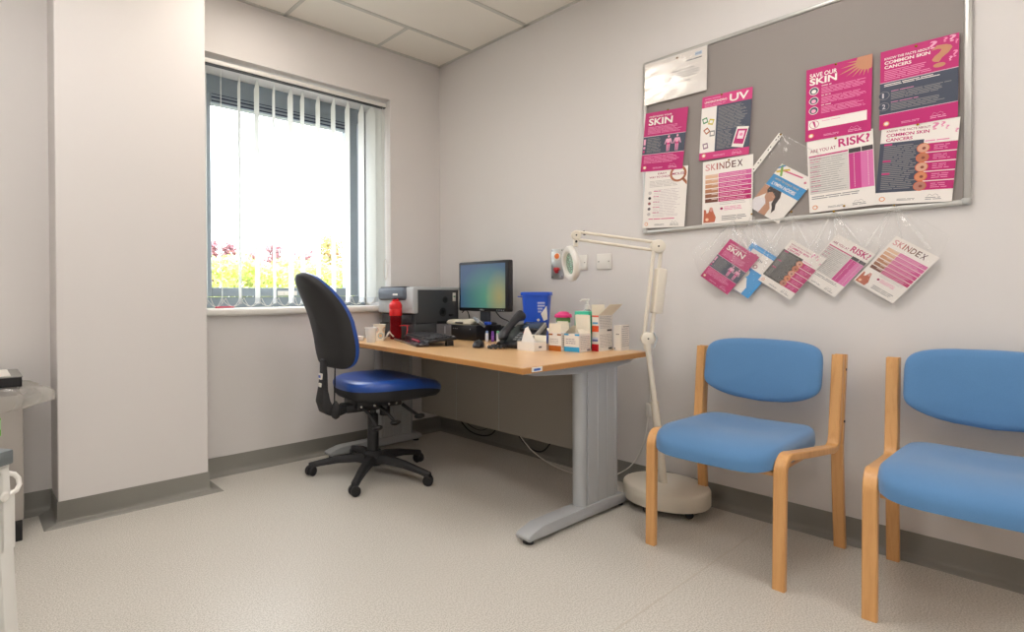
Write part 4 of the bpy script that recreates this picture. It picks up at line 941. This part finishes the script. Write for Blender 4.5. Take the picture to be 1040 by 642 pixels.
# small bottles right of the computer
def small_bottle(x, y, h, rr, c, cap, label):
    t_ = thing('small_bottle', label, 'bottle', (x, y, DZ), 0, 'small bottles beside the computer')
    m = MB(); m.lathe([(rr*.9, 0), (rr, .003), (rr, h*.78), (rr*.8, h*.82)], mat('b_'+c, c, .4), 18); m.build('body', t_)
    m = MB(); m.lathe([(rr*.85, h*.80), (rr*.85, h), (rr*.3, h+.002)], mat('b_'+cap, cap, .4), 16); m.build('cap', t_)
    m = MB(); m.lathe([(rr+.0006, h*.2), (rr+.0006, h*.6)], ink('d9dfe8') if c != '7a4aa8' else ink('8f62b8'), 18); m.build('label_band', t_)
small_bottle(-.375, -.795, .062, .0095, 'e8e8ea', '8aa2d0', 'small white bottle with pale blue cap beside the computer')
small_bottle(-.355, -.822, .060, .0095, '7a4aa8', '7a4aa8', 'small purple bottle beside the computer')
small_bottle(-.34, -.850, .062, .0105, 'ececec', '70b890', 'small white bottle with green cap beside the computer')
t_ = thing('desk_tidy', 'low black desk organiser box right of the computer', 'desk organiser', (-.26, -.86, DZ))
m = MB(); m.rbox(-.05, .05, -.09, .09, 0, .004, M_black, .001)
for q in ((-.05, -.047, -.09, .09), (.047, .05, -.09, .09), (-.05, .05, -.09, -.087), (-.05, .05, .087, .09)): m.box(*q, 0, .085, M_black)
m.build('box', t_); m = MB(); m.box(-.048, .048, -.015, -.012, .004, .078, M_black); m.build('divider', t_)
b = MB(); b.lathe([(.004, 0), (.018, 0), (.022, .004), (.022, .014), (.018, .018)], mat('blue_lid', '2a4fb8', .35), 24); tag(b.build('blue_lid', loc=(-.30, -.735, DZ+.094)), 'small round blue lid on the computer by the card reader', 'lid')

# ---- keyboard, mouse, red pen
ka = math.radians(180+66.5-90)
kd = Vector((-.40, -.917, 0)).normalized()      # along the keyboard, towards the viewer
kn = Vector((.917, -.40, 0))                      # from its front edge to the back
K0 = Vector((-.745, -.375, DZ)); 
kb = thing('keyboard', 'black keyboard with glossy wrist rest lying askew on the desk', 'keyboard', K0, math.atan2(kd.y, kd.x))
# local x along, local +y to the left of x = back direction
sgn = 1 if Vector((-kd.y, kd.x, 0)).dot(kn) > 0 else -1
m = MB(); KM = Matrix.Rotation(sgn*.11, 4, 'X')
def kbox(m, x0, x1, y0, y1, z0, z1, mt, rad, M=None):
    ya, yb = sorted((sgn*y0, sgn*y1)); m.rbox(x0, x1, ya, yb, z0, z1, mt, rad, 2, M)
kbox(m, 0, .46, .07, .235, .010, .026, M_black, .005, KM); kbox(m, .02, .05, .18, .22, 0, .03, M_black, .003); kbox(m, .41, .44, .18, .22, 0, .03, M_black, .003); m.build('case', kb)
m = MB(); kbox(m, .0, .46, 0, .078, .0, .018, mat('gloss_black', '2c2226', .15, coat=.6), .007); m.build('wrist_rest', kb)
M_key = mat('key_black', '2c2c30', .45); m = MB()
rows = [(.083, 15, 0), (.104, 14, .008), (.125, 14, .004), (.146, 15, 0), (.167, 15, 0), (.197, 15, 0)]
for (yy, n_, ox) in rows:
    for i in range(n_):
        x = .010+ox+i*.0192; kbox(m, x, x+.0165, yy, yy+.0165, .026, .034, M_key, .002, KM)
    for i in range(3): x = .312+i*.0192; kbox(m, x, x+.0165, yy, yy+.0165, .026, .034, M_key, .002, KM)
    for i in range(4): x = .378+i*.0192; kbox(m, x, x+.0165, yy, yy+.0165, .026, .034, M_key, .002, KM)
o = m.build('keys', kb)
o['kind'] = 'stuff'
m = MB(); m.add([(.39, sgn*.222, .0355), (.44, sgn*.222, .0355), (.44, sgn*.230, .0355), (.39, sgn*.230, .0355)], [(0, 1, 2, 3) if sgn > 0 else (3, 2, 1, 0)], M_silver) if False else m.box(.39, .44, min(sgn*.222, sgn*.231), max(sgn*.222, sgn*.231), .026, .0285, M_silver, M=KM); m.build('badge', kb, smooth=0)
b = MB(); b.tube([(0, 0, 0), (.012, .008, 0), (.13, .09, 0)], [.002, .0045, .0045], mat('pen_red2', 'b82a48', .35)); pn = tag(b.build('pen', M=Matrix.Translation(K0+kd*.20+kn*.055+Vector((0, 0, .024))) @ Matrix.Rotation(math.atan2(kd.y, kd.x)-.65, 4, 'Z')), 'red pen lying on the keyboard wrist rest', 'pen')
ms_ = thing('mouse', 'black computer mouse on the desk in front of the computer', 'mouse', (-.675, -1.005, DZ), 2.2)
m = MB(); rings(m, [(.92, 0), (1, .006), (.98, .014), (.88, .024), (.66, .032), (.35, .036), (.02, .037)], lambda U, V, w, sc: (V*.030, U*.058, w*(1-.15*U)), M_black, 40, 2.5); bd = m.build('body', ms_, smooth=60)
m = MB(); m.lathe([(.006, -.003), (.008, -.002), (.008, .002), (.006, .003)], M_chrome, 14, M=Matrix.Translation((0, -.030, .032)) @ Matrix.Rotation(PI/2, 4, 'Y')); m.build('scroll_wheel', bd)
b = Sheet(.05, .035, M_paper); tag(b.build('note_slip', M=Matrix.Translation((-.600, -1.085, DZ)) @ Matrix.Rotation(.5, 4, 'Z')), 'small white slip of paper between mouse and telephone cord', 'paper')

# ---- cups, bottle, crumpled paper
def cup(x, y, r0, r1, h, m_, label, deco=None):
    t_ = thing('paper_cup', label, 'cup', (x, y, DZ), 0, 'paper cups by the printer')
    N = 36; m = MB(); prof = [(r0*.9, .003), (r0, .0), (r1, h-.003), (r1+.002, h-.002), (r1+.0025, h), (r1+.001, h+.002), (r1-.001, h), (r0-.001, .004), (.001, .004)]
    m.lathe(prof, m_, N); body = m.build('cup_body', t_, smooth=50)
    if deco:
        # printed flower rings following the wall of the cup
        m = MB(); cols = ['6f9fb8', 'e0a848', '7aa8c0', 'e8b860', 'c89080']
        for k in range(8):
            a0 = k*2*PI/8+.35; 
            for z0 in ((.032 if k % 2 else .068),):
                for (rr, c, L) in ((.0165, cols[k % 5], 1), (.0125, 'efe4d0', 2), (.0095, cols[(k+1) % 5], 3), (.006, 'efe4d0', 4), (.0035, 'd9a040', 5)):
                    ps = []
                    for i in range(14):
                        q = 2*PI*i/14; z = z0+rr*math.sin(q); R_ = r0+(r1-r0)*z/(h-.003)+.0003*L+.0006; a1 = a0+rr*math.cos(q)/R_; ps.append((R_*math.cos(a1), R_*math.sin(a1), z))
                    R_ = r0+(r1-r0)*z0/(h-.003)+.0003*L+.0006; n0 = len(ps); ps.append((R_*math.cos(a0), R_*math.sin(a0), z0))
                    m.add(ps, [(i, (i+1) % 14, n0) for i in range(14)], ink(c))
        m.build('printed_pattern', body, smooth=0)
cup(-.935, -.402, .025, .035, .086, M_white, 'plain white cup on the desk by the window')
cup(-.815, -.325, .028, .038, .098, ink('e9e0cf'), 'white cup patterned with round blue and orange flowers', True)
bt = thing('drinks_bottle', 'red sports drinks bottle standing in front of the printer', 'bottle', (-.668, -.30, DZ))
M_rt = bpy.data.materials.new('red_translucent'); M_rt.use_nodes = True; pb = M_rt.node_tree.nodes['Principled BSDF']; pb.inputs['Base Color'].default_value = lin('a01822'); pb.inputs['Roughness'].default_value = .12; pb.inputs['Transmission Weight'].default_value = .65; pb.inputs['IOR'].default_value = 1.2
m = MB(); m.lathe([(.030, 0), (.036, .004), (.037, .05), (.034, .09), (.037, .13), (.037, .150)], M_rt, 32); m.build('bottle_body', bt, smooth=50)
M_rd = mat('red_lid', 'd81f22', .35)
m = MB(); m.lathe([(.039, .148), (.040, .152), (.040, .185), (.038, .190), (.041, .195), (.041, .215), (.034, .232), (.022, .238)], M_rd, 32); lid = m.build('lid', bt, smooth=45)
m = MB(); m.rbox(-.020, .018, -.012, .012, .232, .254, M_rd, .006); m.rbox(-.022, .0, -.014, .014, .250, .258, M_black, .003); m.build('spout', lid)
m = MB(); pts = [(.036, -.01, .085), (.05, -.025, .086), (.058, -.045, .082), (.050, -.055, .06), (.036, -.06, .02), (.034, -.058, .006)]
m.tube(pts, .0028, M_rd, 8); m.tube([(.0, -.0385, .085), (.03, -.036, .086), (.062, -.06, .085)], .0022, M_rd, 8); m.build('carry_loop', bt)
m = MB(); rnd = random.Random(5); vs = []; n_ = 5
for i in range(n_+1):
    for j in range(n_+1):
        x, y = -.028+.056*i/n_, -.024+.048*j/n_; z = .004+.034*1.5*max(0, 1-abs(x-.005)/.035)*(.7+.3*rnd.random())+.008*rnd.random(); vs.append((x+rnd.uniform(-.004, .004), y+rnd.uniform(-.004, .004), z))
low = [(v[0], v[1], max(0, v[2]-.0015)) for v in vs]; N_ = n_+1
fs = [(i*N_+j, (i+1)*N_+j, (i+1)*N_+j+1, i*N_+j+1) for i in range(n_) for j in range(n_)]
m.add(vs, fs, M_paper); m.add(low, [q[::-1] for q in fs], M_paper)
o = m.build('crumpled_tissue', smooth=0, loc=(-.748, -.332, DZ-.0015), rz=-.6); tag(o, 'crumpled white tissue between the patterned cup and keyboard', 'tissue')
b = MB(); b.rbox(-.045, .045, -.03, .03, 0, .028, M_card, .002); tag(b.build('small_carton', loc=(-.94, -.245, DZ), rz=.2), 'small white carton half hidden behind the plain cup', 'box')

# ---- telephone
ph = thing('telephone', 'black desk telephone with its handset on the left and a tilted screen', 'telephone', (-.497, -1.155, DZ), math.radians(8))
# local: -x faces the user, +y to the user's left
M_ph = mat('phone_black', '26272b', .35)
prof = [(-.095, .0), (-.10, .012), (-.085, .030), (.085, .115), (.098, .110), (.060, .0)]
MY = lambda y: Matrix(((1, 0, 0, 0), (0, 0, 1, y), (0, 1, 0, 0), (0, 0, 0, 1)))
m = MB(); m.prism(prof, -.09, .085, M_ph, M=MY(0), rad=.003); m.build('body', ph)
TA = math.atan2(.085, .17)
def on_face(m, s0, s1, y0, y1, h0, h1, mt, rad=.002):
    """s along the sloping face from the front edge, h above it"""
    M = Matrix.Translation((-.085, 0, .030)) @ Matrix.Rotation(-TA, 4, 'Y'); m.rbox(s0, s1, y0, y1, h0, h1, mt, rad, 2, M)
m = MB(); on_face(m, .115, .195, -.088, .030, .001, .016, M_ph, .003); on_face(m, .125, .185, -.075, .018, .016, .018, mat('phone_screen', '39485c', .2), .0005); m.build('screen', ph)
m = MB(); on_face(m, .0, .185, -.0935, -.086, -.004, .020, mat('phone_silver', 'a2a09a', .4), .002); m.build('side_strip', ph)
m = MB()
for i in range(4):
    for j in range(3): on_face(m, .018+i*.022, .032+i*.022, -.045+j*.024, -.027+j*.024, .001, .005, mat('phone_key', '85888c', .4), .0015)
on_face(m, .095, .108, -.02, .0, .001, .006, mk, .002); m.build('keypad', ph)
m = MB(); P = [(-.100, .062, .045), (-.092, .064, .062), (-.055, .066, .088), (0, .067, .122), (.05, .067, .150), (.085, .066, .162), (.105, .064, .155)]
m.tube(P, [.020, .029, .022, .019, .022, .030, .022], M_ph, 16); hs = m.build('handset', ph, smooth=60)
m = MB(); Q = []
for i in range(150):
    t = i/149; base_ = Vector((-.105, .06, .03)).lerp(Vector((-.095, -.02, .012)), t)+Vector((-.035*math.sin(PI*t), .06*math.sin(2*PI*t)*.5, 0)); a_ = t*2*PI*22; Q.append(base_+Vector((0, .006*math.cos(a_), .006*math.sin(a_))))
m.tube(Q, .0022, M_black, 5); m.build('coiled_cord', ph)
# the cord's pile on the desk
m = MB(); Q = []
for i in range(160):
    t = i/159*2*PI*2.2; rr = .040+.010*math.sin(t*.5); Q.append((rr*1.1*math.cos(t), rr*.9*math.sin(t), .008+.005*i/40*.5+.004*math.cos(i*1.1)))
m.tube(Q, .0045, M_black, 6); o = m.build('coiled_cable', loc=(-.655, -1.12, DZ)); tag(o, 'black coiled cable heaped on the desk beside the telephone', 'cable')

# ---- blue bin behind the telephone
bn = thing('sharps_bin', 'bright blue tapered plastic bin behind the telephone', 'bin', (-.250, -1.055, DZ), math.radians(26))
M_bb = mat('bin_blue', '1c55cf', .4); h_ = .288
vs = []; fs = []
for (hw, hd_, z) in ((.058, .048, 0), (.074, .060, h_*.94), (.082, .066, h_*.94), (.082, .066, h_), (.076, .060, h_+.003)):
    for j in range(32):
        U, V = superell(2*PI*j/32, 6); vs.append((hd_*U, hw*V, z))
for i in range(4):
    for j in range(32): k = (j+1) % 32; fs.append((i*32+j, i*32+k, (i+1)*32+k, (i+1)*32+j))
fs += [tuple(range(32))[::-1], tuple(128+j for j in range(32))]
m = MB(); m.add(vs, fs, M_bb); bb_ = m.build('body', bn, smooth=40)
m = MB()
def bl_(pts, mt, k=1): m.add([(-.0485-.0128*z/h_-.0008*k, -y-.004, z) for y, z in pts], [tuple(range(len(pts)))], mt)
for i, (y0, y1) in enumerate(((.012, .052), (.012, .052), (.012, .040), (.014, .034))): bl_([(y0, .225-i*.016), (y1, .225-i*.016), (y1, .235-i*.016), (y0, .235-i*.016)], ink('a9b4e0'), 2)
bl_([(.030, .170), (.062, .215), (.066, .14), (.045, .13)], WHT, 2); bl_([(.016+.008*math.cos(q), .135+.008*math.sin(q)) for q in [2*PI*i/14 for i in range(14)]], WHT, 3)
m.build('printed_label', bb_, smooth=0)
m = MB(); m.tube([(0, .074, .262), (-.01, .105, .266)], .003, M_bb, 8); m.build('hinge_tab', bn)

# ---- cartons
def carton(name, x0, x1, y0, y1, z0, h, label, front, side, flaps, group='medicine cartons on the desk', rz=0):
    """front = face on -x (local u runs right = -y), side = face on -y (u runs right = +x). both: list of (u0,u1,v0,v1,colour) as fractions"""
    c = Vector(((x0+x1)/2, (y0+y1)/2, z0)); t_ = thing(name, label, 'box', c, rz, group); dx, dy = (x1-x0)/2, (y1-y0)/2
    m = MB(); op = bool(flaps); e = .0008
    if op:
        for q in ((-dx, -dx+e, -dy, dy), (dx-e, dx, -dy, dy), (-dx, dx, -dy, -dy+e), (-dx, dx, dy-e, dy)): m.box(*q, 0, h, M_card)
        m.box(-dx, dx, -dy, dy, 0, e, M_card)
    else: m.box(-dx, dx, -dy, dy, 0, h, M_card)
    rnd = random.Random(len(label)); k = 0
    for (u0, u1, v0, v1, c_) in front:
        k += 1; X = -dx-.0003-.00005*k; ya, yb = dy-2*dy*u0, dy-2*dy*u1; m.add([(X, ya, v0*h), (X, yb, v0*h), (X, yb, v1*h), (X, ya, v1*h)], [(0, 1, 2, 3)], ink(c_))
    for (u0, u1, v0, v1, c_) in side:
        k += 1; Y = -dy-.0003-.00005*k; m.add([(-dx+2*dx*u0, Y, v0*h), (-dx+2*dx*u1, Y, v0*h), (-dx+2*dx*u1, Y, v1*h), (-dx+2*dx*u0, Y, v1*h)], [(0, 1, 2, 3)], ink(c_))
    m.build('carton_body', t_, smooth=0)
    for (edge, L, a_, tap) in flaps:
        # edge: 'l','r' = +y,-y walls ; 'b','f' = +x,-x walls ; a_ = tilt outward from upright, tap = narrowing of the free end
        m = MB()
        if edge in 'bf': half = dy-.001; sg = 1 if edge == 'b' else -1; base_ = [(sg*dx, -half, h), (sg*dx, half, h)]; out = Vector((sg*math.sin(a_), 0, math.cos(a_)))*L
        else: half = dx-.001; sg = 1 if edge == 'l' else -1; base_ = [(-half, sg*dy, h), (half, sg*dy, h)]; out = Vector((0, sg*math.sin(a_), math.cos(a_)))*L
        a0, a1 = Vector(base_[0]), Vector(base_[1]); mid_ = (a0+a1)/2; t0 = mid_+(a0-mid_)*tap+out; t1 = mid_+(a1-mid_)*tap+out
        nn = out.cross(a1-a0).normalized()*.0006
        vv = [a0-nn, a1-nn, t1-nn, t0-nn, a0+nn, a1+nn, t1+nn, t0+nn]
        m.add(vv, [(0, 1, 2, 3), (7, 6, 5, 4), (0, 4, 5, 1), (1, 5, 6, 2), (2, 6, 7, 3), (3, 7, 4, 0)], M_cardin); m.build('flap', t_, smooth=0)
    return t_
def txt(u0, u1, v0, v1, n, c='b8b2b0'):
    out = []; rnd = random.Random(int(u0*97+v0*31+n))
    for i in range(n):
        v = v1-(v1-v0)*(i+.7)/n; u_ = u0
        while u_ < u1-.05:
            w = rnd.uniform(.06, .2); out.append((u_, min(u1, u_+w), v, v+(v1-v0)/n*.4, c)); u_ += w+.03
    return out
carton('medicine_carton', -.527, -.455, -1.407, -1.336, DZ, .089, 'white carton with orange-brown base band and raised flap, behind the blue-banded carton',
       [(0, 1, 0, .30, 'b8661e'), (0, .32, .86, .95, 'a8602a'), (.68, 1, .86, .95, 'a8602a')]+txt(.1, .8, .4, .7, 3), txt(.1, .9, .2, .9, 6), [('b', .055, -.15, .9), ('f', .045, -.02, .97), ('l', .03, .9, .6)])
carton('medicine_carton', -.513, -.418, -1.497, -1.414, DZ, .088, 'white open carton with light blue band along its base, frontmost at the desk edge',
       [(0, 1, .02, .28, '38a5da'), (0, .3, .90, .99, '38a5da'), (.7, 1, .90, .99, '38a5da')]+txt(.12, .75, .42, .75, 3, '9a96a4'), txt(.08, .92, .15, .9, 8)+[(.62, .9, .06, .16, '7a7678')],
       [('b', .088, -.04, 1.0), ('l', .045, -.6, .3), ('r', .035, -.9, .5)])
fl = [(0, 1, 0, .40, 'c3202c'), (.08, .9, .55, .66, '6a78b0'), (0, .9, .66, .78, 'c6d2e6')]
carton('medicine_carton', -.394, -.270, -1.524, -1.488, DZ, .087, 'white carton with red panel, lower of the stacked pair by the desk end', fl, txt(.08, .9, .2, .95, 9)+[(.66, .92, .08, .18, '4a4648')], [])
carton('medicine_carton', -.393, -.271, -1.5235, -1.4885, DZ+.0872, .087, 'open white carton with orange panel stacked on the red-panelled one',
       [(0, 1, .08, .42, 'e6572a'), (.08, .9, .52, .62, '5aa8d0'), (.0, 1, .9, 1, 'e0705a')], txt(.08, .9, .25, .95, 8)+[(.58, .92, .10, .20, '4a4648')], [('l', .052, .1, .95), ('r', .078, .80, .95), ('b', .030, .5, .9)])
carton('medicine_carton', -.288, -.212, -1.578, -1.542, DZ, .124, 'tall plain white carton, rightmost on the desk', txt(.3, .8, .6, .7, 1, '7a7678')+[(.05, .2, .05, .12, '8a8688')], txt(.1, .9, .15, .9, 9)+[(.2, .9, .93, .97, 'a8a4a0')], [])
carton('tissue_carton', -.628, -.540, -1.332, -1.222, DZ, .044, 'low white open carton in front of the telephone with its lid flap raised',
       [], [(.35, .6, .35, .55, '6a666c')], [('b', .03, .2, .9)], rz=math.radians(-4))
o = [q for q in COL.objects if q.name.startswith('tissue_carton')][0]
m = MB(); m.add([(-.02, .050, .040), (-.02, -.042, .040), (-.01, .016, .118), (-.01, .034, .108), (-.018, .050, .040), (-.018, -.042, .040), (-.008, .016, .118), (-.008, .034, .108)], [(0, 1, 2, 3), (7, 6, 5, 4), (0, 4, 5, 1), (1, 5, 6, 2), (2, 6, 7, 3), (3, 7, 4, 0)], M_card); m.build('raised_lid', o, smooth=0)
# teal glove carton, pump bottle, tub with a pink lid
t_ = thing('teal_carton', 'white carton with teal edges standing behind the blue-banded carton', 'box', (-.36, -1.43, DZ), 0)
m = MB(); m.rbox(-.03, .03, -.040, .040, 0, .192, mat('teal', '3cc09a', .4), .002); m.build('carton_body', t_); m = MB(); m.box(-.0312, -.0302, -.040, .028, .0, .176, M_card); m.build('white_panel', t_, smooth=0)
t_ = thing('pump_bottle', 'clear hand gel bottle with white pump behind the cartons', 'bottle', (-.285, -1.395, DZ-.0))
m = MB(); m.lathe([(.030, 0), (.032, .005), (.032, .16), (.026, .185), (.012, .20), (.012, .21)], clear('gel_clear', 'd5e6e2', .45, .08, .3), 28); m.build('bottle_body', t_, smooth=50)
m = MB(); m.lathe([(.013, .20), (.013, .222), (.005, .224), (.005, .242), (.010, .244), (.010, .254)], M_white, 18); m.tube([(0, 0, .249), (-.03, .012, .249), (-.042, .016, .240)], [.006, .005, .003], M_white, 10); m.build('pump', t_)
t_ = thing('pink_lidded_tub', 'small tub with green band and bright pink lid behind the cartons', 'tub', (-.405, -1.335, DZ))
m = MB(); m.lathe([(.030, 0), (.032, .004), (.034, .135)], M_white, 28); m.lathe([(.0345, .135), (.035, .16)], mat('green_band', '5a8a48', .5), 28); m.build('tub_body', t_)
m = MB(); m.lathe([(.042, .160), (.043, .166), (.040, .176), (.030, .180), (.028, .184), (.016, .190), (.004, .190)], mat('pink_lid', 'dd2c7c', .35), 28); m.build('lid', t_)

# ================================================================== LEFT EDGE: bag holder and trolley
sb = thing('sack_holder', 'grey metal waste sack holder with a clear bag by the pillar', 'bin', (-2.83, -.19, 0))
M_bg = mat('bin_grey', 'a39d96', .5)
m = MB(); m.rbox(-.19, .19, -.145, .12, .09, .60, M_bg, .006); m.build('body', sb)
m = MB(); m.rbox(-.18, .185, -.13, .11, 0, .09, M_black, .004); m.build('plinth', sb)
m = MB(); m.box(.0, .115, -.1466, -.1454, .445, .515, mat('green_sticker', '58b030', .5)); 
vs, fs = text_geo('A', .03)
m.box(.085, .113, -.1470, -.1466, .470, .508, M_white); m.box(.092, .106, -.1474, -.1470, .478, .500, MAT['green_sticker']); m.build('green_label', sb, smooth=0)
m = MB(); rnd = random.Random(9); N = 60; vs = []; fs = []
prof = [(0.0, .628), (.03, .622), (.055, .600), (.050, .570), (.025, .545), (.004, .535)]
for i, (off_, z) in enumerate(prof):
    for j in range(N):
        U, V = superell(2*PI*j/N, 7); f_ = off_*(1+.45*math.sin(j*2.7)+.25*rnd.random()) if 0 < i < 5 else off_
        f_ += (.035 if (U > .8 and V < -.2 and 0 < i < 4) else 0)
        vs.append((U*.192+math.copysign(f_, U)*min(1, abs(U)*1.2), -.0125+V*.136+math.copysign(f_, V)*.35*min(1, abs(V)), z+.006*rnd.random()))
for i in range(len(prof)-1):
    for j in range(N): k = (j+1) % N; fs.append((i*N+j, i*N+k, (i+1)*N+k, (i+1)*N+j))
m.add(vs, fs, M_bag); m.build('clear_bag', sb, smooth=20)
tr = thing('letter_tray', 'black tray with papers lying on the sack holder', 'tray', (-2.83, -.20, .636))
m = MB(); m.rbox(-.20, .187, -.145, .12, 0, .008, M_black, .003)
for q in ((-.20, -.194, -.145, .12), (.181, .187, -.145, .12), (-.20, .187, -.145, -.139), (-.20, .187, .114, .12)): m.rbox(*q, 0, .040, M_black, .002, 1)
m.rbox(-.203, .190, -.149, .124, .038, .043, mat('tray_rim', '8d8c88', .4, metal=.3), .002, 1)
m.build('tray_body', tr)
m = MB(); m.box(-.19, .150, -.125, .105, .043, .046, M_paper); m.build('paper', tr, smooth=0)

# trolley in the left foreground
tp_ = Vector((-2.775, -1.69, 0)); tp_ = tp_+Vector((.013, -.0100, 0)); tl = thing('trolley', 'white metal trolley with a grey top edge and rail handle at the left edge', 'trolley', tp_, math.radians(37.4))
# local frame: x to the viewer's right, y away from the viewer
M_tw = mat('trolley_white', 'dddcd6', .4)
for z in (.664, .33, .10): m = MB(); m.rbox(-.42, .0, .0, .40, z, z+.008, M_tw, .002); m.build('shelf', tl)
m = MB(); m.rbox(-.425, .004, -.006, .406, .672, .700, mat('trolley_grey', '6f7678', .5), .003); m.build('top_edge', tl)
for (x, y) in ((-.030, 0), (-.42, 0), (-.030, .37), (-.42, .37)):
    sh = Matrix.Identity(4); sg_ = 1 if x > -.2 else -1; sh[0][2] = -.05*sg_; sh[0][3] = .05*sg_*.672
    m = MB(); m.rbox(x, x+.030, y, y+.030, .075, .672, M_tw, .004, M=sh); lg = m.build('leg', tl); x += .032*sg_
    m = MB(); m.tube([(x+.015, y+.015, .05), (x+.015, y+.015, .08)], .008, M_chrome, 10); m.lathe([(.02, -.011), (.03, -.009), (.03, .009), (.02, .011)], M_black, 20, M=Matrix.Translation((x+.015, y+.02, .030)) @ Matrix.Rotation(PI/2, 4, 'X')); m.build('caster', lg)
m = MB(); m.rbox(-.41, -.012, .0, .006, .50, .665, M_tw, .002); m.build('drawer_front', tl); 
m = MB(); m.rbox(-.004, .016, .004, .022, .50, .615, M_tw, .004); m.lathe([(.008, 0), (.010, .003), (.006, .006)], M_white, 14, M=Matrix.Translation((-.014, -.001, .612)) @ Matrix.Rotation(PI/2, 4, 'X')); m.build('handle_bracket', tl)
m = MB(); q = [(.0, .03, .645), (.012, .02, .648), (.022, .014, .643), (.027, .010, .634), (.026, .006, .622), (.018, .004, .613), (.0, .006, .609)]
m.tube(q, .005, M_white, 10); m.build('rail_handle', tl, smooth=60)
for ob in COL.objects:
    if ob.type == 'MESH' and ob.name.startswith('t.'): pass
